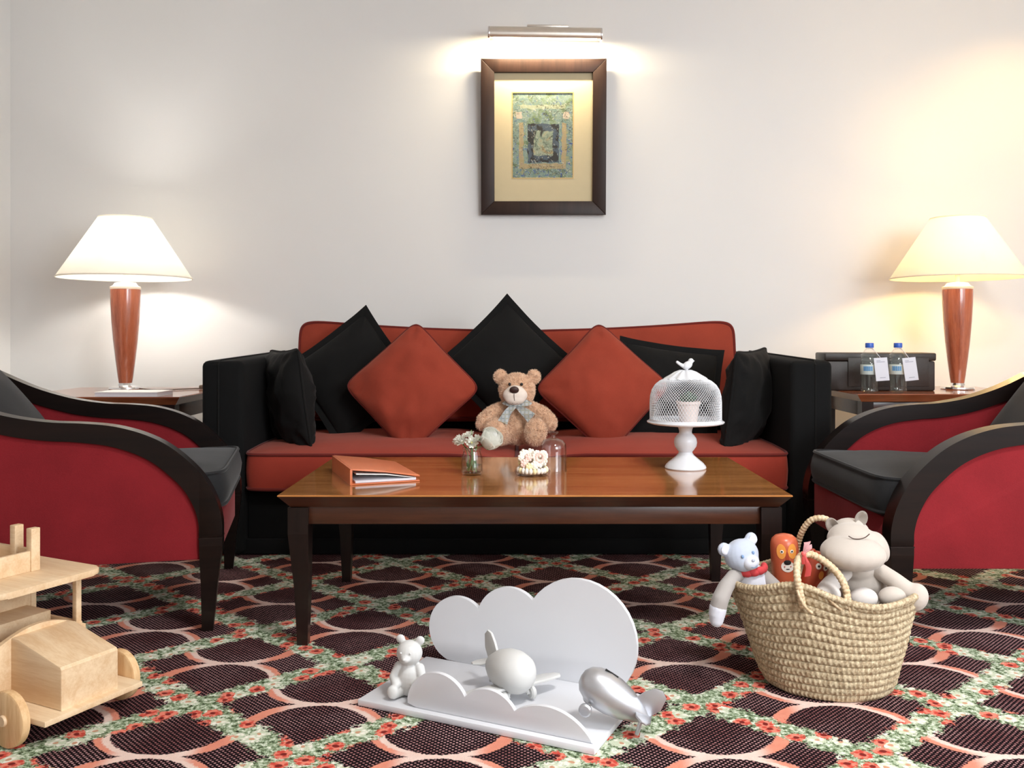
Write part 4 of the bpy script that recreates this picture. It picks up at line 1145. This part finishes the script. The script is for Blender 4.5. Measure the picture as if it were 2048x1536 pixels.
# ================================================================== straw basket
def straw(name, a, b):
    t = NT(name); v = t.co()
    t.color(t.mix(t.noise(v, 120, 3, .7).step(.3, .7), a, b)); t.set(Roughness=.75); t.bump(t.noise(v, 500, 2), .35, .001); return t.mat
M_STRAW = straw('woven_straw', sr(146, 124, 94), sr(208, 192, 160)); M_STRAWL = straw('pale_rope_straw', sr(182, 154, 116), sr(226, 204, 172))
BC = (.722, 2.138)
bs = thing('straw_basket', 'woven straw basket full of soft toys on the carpet by the right armchair', 'basket', (BC[0], BC[1], .001), math.radians(-14))
NB = 14; BHT = .236
def basket_r(t):                      # semi axes at height fraction t
    e = math.sin(min(1, t*4.5+.35)*PI/2)
    return (.142+.070*t**.9)*(.90+.10*e), (.112+.036*t)*(.90+.10*e)
def rim_z(t, a):                      # lifted where the handles are sewn on
    lift = .030*math.exp(-((math.cos(a)+.30)/.34)**2)*(1 if math.sin(a) < 0 else .7) - .012*math.exp(-((math.cos(a)-.55)/.3)**2)
    return BHT*t + lift*t**2
NA = 560
for k in range(NB):
    bm = new_bm(); t0, t1 = k/NB, (k+1)/NB; sub = 8; G = []
    for j in range(sub+1):
        f = j/sub; t = t0+(t1-t0)*f; row = []
        rx, ry = basket_r(t); prf = math.sin(PI*f)**.7
        for i in range(NA):
            a = 2*PI*i/NA
            ph = 92*a + (1 if f < .5 else -1)*(f-.5)*3.2 + k*1.7      # herringbone of the braid
            d = .0030*prf + .0024*max(-.4, math.sin(ph))*math.sin(PI*min(1, max(0, f)))**.5 + .003*mnoise.noise(Vector((math.cos(a)*3, math.sin(a)*3, t*3)))
            x, y = (rx+d)*math.cos(a) + .014*(1-t), (ry+d)*math.sin(a)
            row.append(bm.verts.new((x, y, rim_z(t, a))))
        G.append(row)
    for j in range(sub):
        for i in range(NA): bm.faces.new((G[j][i], G[j][(i+1) % NA], G[j+1][(i+1) % NA], G[j+1][i]))
    # inner face
    H = []
    for t in (t0, t1):
        rx, ry = basket_r(t)
        H.append([bm.verts.new(((rx-.006)*math.cos(2*PI*i/NA) + .014*(1-t), (ry-.006)*math.sin(2*PI*i/NA), rim_z(t, 2*PI*i/NA))) for i in range(NA)])
    for i in range(NA):
        j = (i+1) % NA
        bm.faces.new((H[0][j], H[0][i], H[1][i], H[1][j])); bm.faces.new((G[-1][i], G[-1][j], H[1][j], H[1][i])); bm.faces.new((G[0][j], G[0][i], H[0][i], H[0][j]))
    obj('braid_band', bm, M_STRAW, bs, angle=80)
obj('bottom', lathe([(0, .002), (.9, .002), (1.0, .006), (.9, .010), (0, .010)], 60, sx=.124, sy=.098, M=Matrix.Translation((.014, 0, 0))), M_STRAW, bs)
def rope(pts, r, name, mat, turns=60, parent=bs, n=10):
    c = catmull(pts, 16); m = len(c)
    tot = sum((c[i+1]-c[i]).length for i in range(m-1)); pitch = .0085
    # resample evenly, fine enough for the wrapping ridges
    N = int(tot/.0014); out = []; acc = 0; seg = 0; L = [(c[i+1]-c[i]).length for i in range(m-1)]; cum = [0]
    for x in L: cum.append(cum[-1]+x)
    for i in range(N+1):
        s = tot*i/N
        while seg < m-2 and cum[seg+1] < s: seg += 1
        out.append(c[seg].lerp(c[seg+1], (s-cum[seg])/max(1e-9, L[seg])))
    return obj(name, tube(out, r, n, rfn=lambda t: r*(1+.20*abs(math.sin(PI*t*tot/pitch)))), mat, parent, angle=80)
rim = []
for i in range(90):
    a = 2*PI*i/90; rx, ry = basket_r(1); rim.append(((rx)*math.cos(a), (ry)*math.sin(a), rim_z(1, a)))
rim.append(rim[0]); rope(rim, .0068, 'rim_braid', M_STRAW)
Rb = Matrix.Rotation(math.radians(14), 4, 'Z')
def bl_(px, py, D):                    # room point -> basket local
    return Rb @ (at(px, py, D)-Vector((BC[0], BC[1], .001)))
rope([bl_(1606, 1215, 2.010), bl_(1600, 1185, 2.005), bl_(1594, 1150, 2.01), bl_(1597, 1118, 2.03), bl_(1618, 1108, 2.05), bl_(1648, 1122, 2.04), bl_(1676, 1148, 2.02), bl_(1692, 1180, 2.005), bl_(1697, 1222, 2.0)], .0072, 'handle', M_STRAWL)
rope([bl_(1592, 1150, 2.26), bl_(1592, 1110, 2.25), bl_(1602, 1068, 2.23), bl_(1620, 1042, 2.21), bl_(1643, 1036, 2.20), bl_(1663, 1044, 2.20), bl_(1684, 1060, 2.22), bl_(1700, 1100, 2.24), bl_(1704, 1150, 2.25)], .0066, 'handle', M_STRAWL)
for pts in ([(1594, 1180, 1.995), (1602, 1200, 1.99), (1612, 1216, 1.993), (1624, 1226, 1.998)], [(1640, 1184, 2.0), (1656, 1196, 1.992), (1668, 1208, 1.99), (1686, 1222, 1.992)], [(1690, 1190, 1.995), (1696, 1208, 1.988), (1700, 1226, 1.99)]):
    rope([bl_(*p) for p in pts], .0028, 'binding_cord', M_STRAWL)
# ribbon bow on the handle
M_PINKR = plain('pale_pink_ribbon', sr(236, 186, 188), .5, .05); M_CORALR = plain('coral_ribbon', sr(226, 96, 92), .45, .08)
bwp = at(1605, 1106, 2.03)
bw = thing('ribbon_bow', 'pink and coral ribbon bow tied to the basket handle', 'ribbon', bwp)
def strip(pts, w0, w1, mat, nm, side=(1, 0, .2)):
    c = catmull(pts, 6); m = len(c); bm = new_bm(); L = []; sd = Vector(side).normalized()
    for i, p in enumerate(c):
        w = w0+(w1-w0)*math.sin(PI*.5*i/(m-1)); L.append([bm.verts.new(p+sd*w*k+Vector((0, .002*k*k, 0))) for k in (-1, 0, 1)])
    for a, b in zip(L, L[1:]):
        for k in range(2): bm.faces.new((a[k], a[k+1], b[k+1], b[k]))
    bmesh.ops.solidify(bm, geom=bm.faces[:], thickness=.0008); obj(nm, bm, mat, bw)
obj('knot', ball((0, -.008, 0), (.006, .005, .006), u=12, v=8), M_CORALR, bw)
strip([(0, -.010, 0), (.004, -.012, .014), (.008, -.010, .024), (.010, -.004, .026)], .003, .008, M_PINKR, 'bow_loop')
strip([(0, -.010, 0), (.012, -.012, .010), (.013, -.008, .020)], .003, .006, M_PINKR, 'bow_loop')
strip([(0, -.010, 0), (.004, -.014, -.014), (.010, -.014, -.030), (.008, -.012, -.050)], .003, .007, M_CORALR, 'bow_tail')
strip([(0, -.010, 0), (-.001, -.013, -.012), (.0, -.013, -.022)], .003, .005, M_CORALR, 'bow_tail')

# ---------------------------------------------------------------- small grey-blue bear
M_GREYP = fabric('grey_short_plush', sr(164, 158, 154), .05, 900, .3, .15); M_BLUEP = fabric('pale_blue_grey_plush', sr(182, 190, 206), .05, 900, .3, .15)
M_WHTP = fabric('white_short_plush', sr(214, 216, 226), .03, 900, .3, .15); M_REDC = plain('red_felt_collar', sr(206, 66, 70), .8, .06); M_BLUEE = plain('blue_stitched_eye', sr(120, 150, 190), .6)
sb = thing('plush_bear', 'small grey and white plush bear with red collar hanging over the basket rim', 'plush toy', at(1505, 1190, 2.17))
bm = new_bm(); add_ball(bm, (0, 0, .022), (.040, .030, .055)); add_ball(bm, (-.002, .0, .055), (.026, .022, .022))
obj('torso', blob(bm, .003, 3, 'torso'), M_WHTP, sb)
hM = Matrix.Translation((-.028, -.004, .098)) @ Matrix.Rotation(math.radians(-16), 4, 'Y') @ Matrix.Rotation(math.radians(16), 4, 'Z')
bm = new_bm(); add_ball(bm, (0, 0, 0), (.043, .036, .038)); add_ball(bm, (0, -.012, -.012), (.034, .030, .026))
for s in (-1, 1): add_ball(bm, (s*.038, .004, .026), (.0165, .010, .0165))
bmesh.ops.transform(bm, matrix=hM, verts=bm.verts[:]); hd = obj('head', blob(bm, .0028, 3, 'head'), M_BLUEP, sb)
for s in (-1, 1):
    b_ = ball((s*.0385, -.0045, .0255), (.0115, .004, .0115), u=14, v=8); bmesh.ops.transform(b_, matrix=hM, verts=b_.verts[:]); obj('inner_ear', b_, M_WHTP, hd)
    b_ = ball((s*.0145, -.0345, .006), (.0036, .0026, .0042), u=10, v=6); bmesh.ops.transform(b_, matrix=hM, verts=b_.verts[:]); obj('eye', b_, M_BLUEE, hd)
b_ = ball((.002, -.034, -.014), (.021, .017, .017), u=18, v=10); bmesh.ops.transform(b_, matrix=hM, verts=b_.verts[:]); obj('muzzle', b_, M_WHTP, hd)
b_ = ball((.002, -.0505, -.006), (.0046, .003, .0034), u=10, v=6); bmesh.ops.transform(b_, matrix=hM, verts=b_.verts[:]); obj('nose', b_, M_BLUEP, hd)
b_ = tube(catmull([(-.007, -.0475, -.020), (-.002, -.0508, -.0225), (.004, -.0512, -.0225), (.010, -.048, -.019)], 4), .0007, 5); bmesh.ops.transform(b_, matrix=hM, verts=b_.verts[:]); obj('mouth_stitch', b_, M_BLUEE, hd)
bm = new_bm()
for i in range(7):
    a = PI+PI*i/6; add_ball(bm, (-.004+.033*math.cos(a), .002+.030*math.sin(a), .062+.006*math.cos(a)), (.015, .008, .010), (0, 0, a+PI/2), u=12, v=8)
obj('collar', bm, M_REDC, sb, angle=80)
bm = new_bm(); add_ball(bm, (.012, -.030, .012), (.020, .006, .009)); add_ball(bm, (.028, -.026, .018), (.012, .006, .010)); obj('felt_applique', bm, M_REDC, sb)
la = [Vector(at(1468, 1152, 2.15))-sb.location, Vector(at(1451, 1175, 2.12))-sb.location, Vector(at(1440, 1200, 2.10))-sb.location, Vector(at(1436, 1216, 2.10))-sb.location]
bm = new_bm(); add_limb(bm, [(-.026, 0, .050)]+la, [.016, .017, .0185, .020, .020]); ar = obj('arm', blob(bm, .003, 3, 'arm'), M_GREYP, sb)
bm = new_bm(); add_limb(bm, [la[3], Vector(at(1434, 1228, 2.10))-sb.location, Vector(at(1433, 1240, 2.10))-sb.location], [.0207, .0195, .0165]); obj('paw', blob(bm, .003, 2, 'paw'), M_WHTP, ar)
bm = new_bm(); add_limb(bm, [(.028, -.002, .046), (.046, -.014, .026), (.066, -.020, .004), (.078, -.016, -.012)], [.016, .0185, .019, .018]); obj('arm', blob(bm, .003, 3, 'arm'), M_GREYP, sb)

# ---------------------------------------------------------------- painted animal skittles
M_ORNG = plain('orange_lacquer', sr(196, 96, 64), .3, .04); M_ORNL = plain('amber_paint', sr(242, 160, 74), .35, .03); M_ORND = plain('deep_orange_lacquer', sr(176, 72, 46), .3, .05)
M_PWH = plain('white_paint', sr(240, 232, 222), .4, .02); M_PBK = plain('black_paint', (.012, .012, .012), .35, .05); M_PRD = plain('red_paint', sr(190, 52, 40), .4)
def skittle(label, loc, k, tilt, mat, lion, rz=0):
    r = thing('painted_animal_toy', label, 'toy', loc, rz, 'painted orange animal toys in the basket'); r.rotation_euler = (0, tilt, rz)
    R = .0335*k
    prof = [(0, -.14), (R*.94, -.14), (R, -.13), (R*1.0, 0), (R, .034), (R*.97, .046), (R*.86, .056), (R*.62, .063), (R*.3, .066), (0, .067)]
    obj('body', lathe([(a, b*k) for a, b in prof], 44), mat, r)
    def on(x, z, rx, rz_, m, nm, h=.0012, par=r):      # thin painted patch wrapped on the front
        bm = new_bm(); N = 18; c = bm.verts.new((R*math.sin(x/R), -R*math.cos(x/R)-h, z)); ring = []
        for i in range(N):
            a = 2*PI*i/N; xx = x+rx*math.cos(a); q = xx/R; ring.append(bm.verts.new((R*math.sin(q)*(1+h/R), -R*math.cos(q)-h*.6, z+rz_*math.sin(a))))
        for i in range(N): bm.faces.new((c, ring[i], ring[(i+1) % N]))
        r_ = bmesh.ops.extrude_face_region(bm, geom=bm.faces[:]); vs_ = [v for v in r_['geom'] if isinstance(v, bmesh.types.BMVert)]
        bmesh.ops.translate(bm, verts=vs_, vec=(0, .004, 0))
        return obj(nm, bm, m, par)
    if lion:
        for s in (-1, 1):
            on(s*.0135, .030, .0115, .0180, M_ORNL, 'face_patch', .0008)
            on(s*.0115, .030, .0042, .0042, M_PWH, 'eye_white', .0016); on(s*.0115, .030, .0021, .0021, M_PBK, 'pupil', .0024)
        on(0, .012, .0042, .018, M_ORND, 'nose_bridge', .0012)
        on(0, -.006, .0150, .0135, M_PWH, 'muzzle', .0016); on(0, .004, .0082, .0060, M_PBK, 'nose', .0026)
        for s in (-1, 1):
            on(s*.0068, -.006, .0014, .0014, M_PRD, 'whisker_dot', .0026)
        on(0, -.012, .0042, .0012, M_PBK, 'mouth', .0026)
    else:
        on(.008*k, .030*k, .0062, .0075, M_PWH, 'eye_white', .0014); on(.0085*k, .030*k, .0025, .0028, M_PBK, 'pupil', .0022); on(-.012*k, .030*k, .0062, .0075, M_PWH, 'eye_white', .0014); on(-.0115*k, .030*k, .0025, .0028, M_PBK, 'pupil', .0022)
        on(0, .008*k, .006, .010, M_ORNL, 'snout', .0014)
        for s in (-1, 1): obj('ear', ball((s*.020*k, 0, .058*k), (.009, .007, .011), u=12, v=8), mat, r)
    return r
p = at(1570, 1128, 2.21); skittle('orange painted lion toy standing in the basket beside the small bear', (p.x, 2.21, p.z+.008), 1.0, math.radians(-3), M_ORNG, True, math.radians(-6))
p = at(1629, 1150, 2.19); skittle('deep orange painted animal toy half hidden behind the basket handle', (p.x, 2.19, p.z), .88, math.radians(14), M_ORND, False, math.radians(10))

# ---------------------------------------------------------------- big grey plush
M_ELE = fabric('pale_taupe_plush', sr(188, 178, 168), .05, 800, .35, .2); M_ELEI = fabric('lighter_taupe_plush', sr(206, 198, 192), .04, 800, .35, .2)
el = thing('plush_hippo', 'large pale taupe plush animal with round muzzle sitting in the basket', 'plush toy', at(1725, 1195, 2.16))
def E(px, py, D): return at(px, py, D)-el.location
bm = new_bm()
add_ball(bm, E(1706, 1106, 2.07), (.075, .060, .039), (.15, .05, 0)); add_ball(bm, E(1706, 1084, 2.11), (.060, .058, .040), (.3, .08, 0)); add_ball(bm, E(1700, 1066, 2.16), (.046, .044, .036))
add_ball(bm, E(1757, 1094, 2.11), (.022, .030, .038), (0, -.35, 0))
head = obj('head', blob(bm, .0038, 5, 'plush_head'), M_ELE, el)
for (px, py, D, ry) in ((1719, 1038, 2.15, .55), (1664, 1052, 2.16, -.5)):
    bm = new_bm(); M = Matrix.Translation(E(px, py, D)) @ Matrix.Rotation(ry, 4, 'Y') @ Matrix.Rotation(-.2, 4, 'X')
    n_ = 22; g = []
    for j in range(7):                         # cupped ear
        f = j/6
        g.append([bm.verts.new(M @ Vector((.0155*f**.8*math.cos(2*PI*i/n_), -.012+.016*(1-f)**1.3+(.004 if f > .9 else 0), .021*f**.8*math.sin(2*PI*i/n_)))) for i in range(n_)])
    for a, b in zip(g, g[1:]):
        for i in range(n_): bm.faces.new((a[i], a[(i+1) % n_], b[(i+1) % n_], b[i]))
    bmesh.ops.solidify(bm, geom=bm.faces[:], thickness=-.006)
    obj('ear', bm, M_ELE, head, angle=80)
obj('smile_stitch', tube(catmull([E(1697, 1072, 2.052), E(1706, 1077, 2.049), E(1718, 1078, 2.049), E(1730, 1075, 2.051), E(1739, 1068, 2.056)], 5), .0012, 5), M_THREAD, head)
bm = new_bm(); add_ball(bm, E(1722, 1165, 2.14), (.060, .048, .060)); add_ball(bm, E(1722, 1215, 2.15), (.066, .056, .05)); add_ball(bm, E(1714, 1135, 2.12), (.044, .038, .03))
obj('body', blob(bm, .004, 5, 'plush_body'), M_ELE, el)
bm = new_bm(); add_limb(bm, [E(1752, 1138, 2.11), E(1790, 1162, 2.08), E(1812, 1180, 2.07)], [.020, .020, .022]); add_ball(bm, E(1832, 1194, 2.06), (.027, .026, .032), (0, .3, 0)); add_limb(bm, [E(1812, 1180, 2.07), E(1832, 1194, 2.06)], [.022, .025])
obj('arm', blob(bm, .0038, 4, 'plush_arm'), M_ELE, el)
bm = new_bm(); add_limb(bm, [E(1690, 1145, 2.10), E(1662, 1168, 2.08), E(1652, 1182, 2.07)], [.018, .020, .022]); add_ball(bm, E(1656, 1188, 2.06), (.030, .022, .022))
obj('arm', blob(bm, .0038, 4, 'plush_arm'), M_ELEI, el)
for (px, py, D, m_) in ((1727, 1196, 2.055, M_ELEI), (1785, 1194, 2.06, M_ELE)):
    bm = new_bm(); add_ball(bm, E(px, py, D), (.033, .022, .024)); add_limb(bm, [E(px-4, py+8, D+.03), E(px, py+4, D)], [.022, .022]); obj('foot', blob(bm, .0035, 4, 'plush_foot'), m_, el)

# ================================================================== wooden toy truck
tk = thing('toy_truck', 'pale pine wooden toy truck standing at the left edge on the carpet', 'toy truck', (-.930, 1.905, .001), math.atan2(-.446, .895))
# local +x forward, +y far side
def tbox(nm, x0, x1, y0, y1, z0, z1, m=M_PINE, bev=.0015, par=tk): return obj(nm, box(x0, x1, y0, y1, z0, z1, bev=bev), m, par)
tbox('chassis_board', -.46, .050, -.112, .125, .048, .060)
for x in (-.036, -.36):
    for s in (-1, 1):
        y = s*.121+.004
        pr = [(0, -.0105), (.052, -.0105), (.0555, -.008), (.0565, 0), (.0555, .008), (.052, .0105), (0, .0105)]
        wl_ = obj('wheel', lathe(pr, 44, M=Matrix.Translation((x, y+s*.012, .057)) @ Matrix.Rotation(PI/2, 4, 'X')), M_PINED, tk)
        obj('hub_peg', lathe([(0, -.004), (.010, -.004), (.012, .0), (.010, .004), (0, .004)], 20, M=Matrix.Translation((x, y+s*.0245, .057)) @ Matrix.Rotation(PI/2, 4, 'X')), M_PINE, wl_)
    obj('axle', tube([(x, -.128, .043), (x, .134, .043)], .005, 10), M_PINED, tk)
# hood: sloping top
bm = new_bm(); add_prism(bm, [(.034, .060), (.034, .143), (.030, .149), (-.104, .186), (-.128, .186), (-.128, .060)], -.064, .074, 'xz', bev=.003)
obj('hood', bm, M_PINE, tk, angle=30)
# scuttle board behind the hood with an arched top
arch = [(-.112, .060)] + [(-.112, .165)] + [(-.112+.229*i/16, .165+.034*math.sin(PI*i/16)) for i in range(1, 16)] + [(.125-.008, .165), (.117, .060)]
obj('arched_scuttle', prism(arch, -.136, -.124, 'yz', bev=.0015), M_PINE, tk, angle=30)
tbox('cab_side', -.30, -.136, -.112, -.102, .060, .170); tbox('cab_side', -.30, -.136, .107, .117, .060, .170)
tbox('seat_box', -.30, -.215, -.090, .095, .060, .190); tbox('seat_back', -.312, -.300, -.100, .105, .060, .262)
for s in (-.106, .111):
    tbox('pillar', -.154, -.140, s-.007, s+.007, .165, .282, M_PINE); tbox('pillar', -.312, -.298, s-.007, s+.007, .165, .282, M_PINE)
# roof with rounded corners
rf = []
for (cx, cy, a0) in ((-.112, .104, 0), (-.40, .104, 90), (-.40, -.099, 180), (-.112, -.099, 270)):
    for i in range(7): a = math.radians(a0+15*i); rf.append((cx+.030*math.cos(a), cy+.030*math.sin(a)))
obj('roof', prism(rf, .282, .296, 'xy', bev=.004), M_PINE, tk, angle=30)
# roof tray with posts
for (a, b, c, d) in ((-.205, -.195, -.100, .052), (-.385, -.375, -.100, .052), (-.375, -.205, -.100, -.090), (-.375, -.205, .042, .052)): tbox('tray_side', a, b, c, d, .296, .342)
for (x, y) in ((-.200, .040), (-.266, .046), (-.38, .046), (-.30, -.094)): tbox('tray_post', x-.009, x+.009, y-.011, y+.011, .296, .392, M_PINE)
# load bed
tbox('bed_side', -.46, -.312, -.112, -.100, .060, .165); tbox('bed_side', -.46, -.312, .105, .117, .060, .165); tbox('tailboard', -.46, -.448, -.100, .105, .060, .165)

# ceiling downlight out of frame on the right
dl = thing('ceiling_downlight', 'recessed warm ceiling downlight near the right wall', 'lamp', (2.55, 4.05, ZC))
obj('trim_ring', lathe([(.05, -.001), (.075, -.001), (.075, -.008), (.055, -.012), (.05, -.001)], 32), M_WHITEG, dl)
obj('lens', lathe([(0, -.006), (.052, -.006), (.052, -.003), (0, -.003)], 32), bulb_mat('downlight_lens', (1, .75, .42), 5), dl)
l = bpy.data.lights.new('downlight_beam', 'SPOT'); l.energy = 42; l.color = (1, .60, .22); l.spot_size = math.radians(120); l.spot_blend = .8; l.shadow_soft_size = .05
o = bpy.data.objects.new('downlight_beam', l); COL.objects.link(o); o.location = (2.55, 4.05, ZC-.02)
cl_ = thing('added_ceiling_fill', 'added round ceiling fill light with white diffuser above the foreground', 'lamp', (.95, .75, ZC))  # unseen fixture, added to carry the overhead fill light
obj('mount', lathe([(0, 0), (.30, 0), (.30, -.05), (.285, -.055), (.28, -.05), (0, -.05)], 48), M_WHITEG, cl_)
obj('diffuser', lathe([(.283, -.05), (.27, -.075), (.2, -.086), (0, -.09)], 48), bulb_mat('added_fill_diffuser', (1, .97, .93), 3), cl_)
bpy.context.view_layer.update()
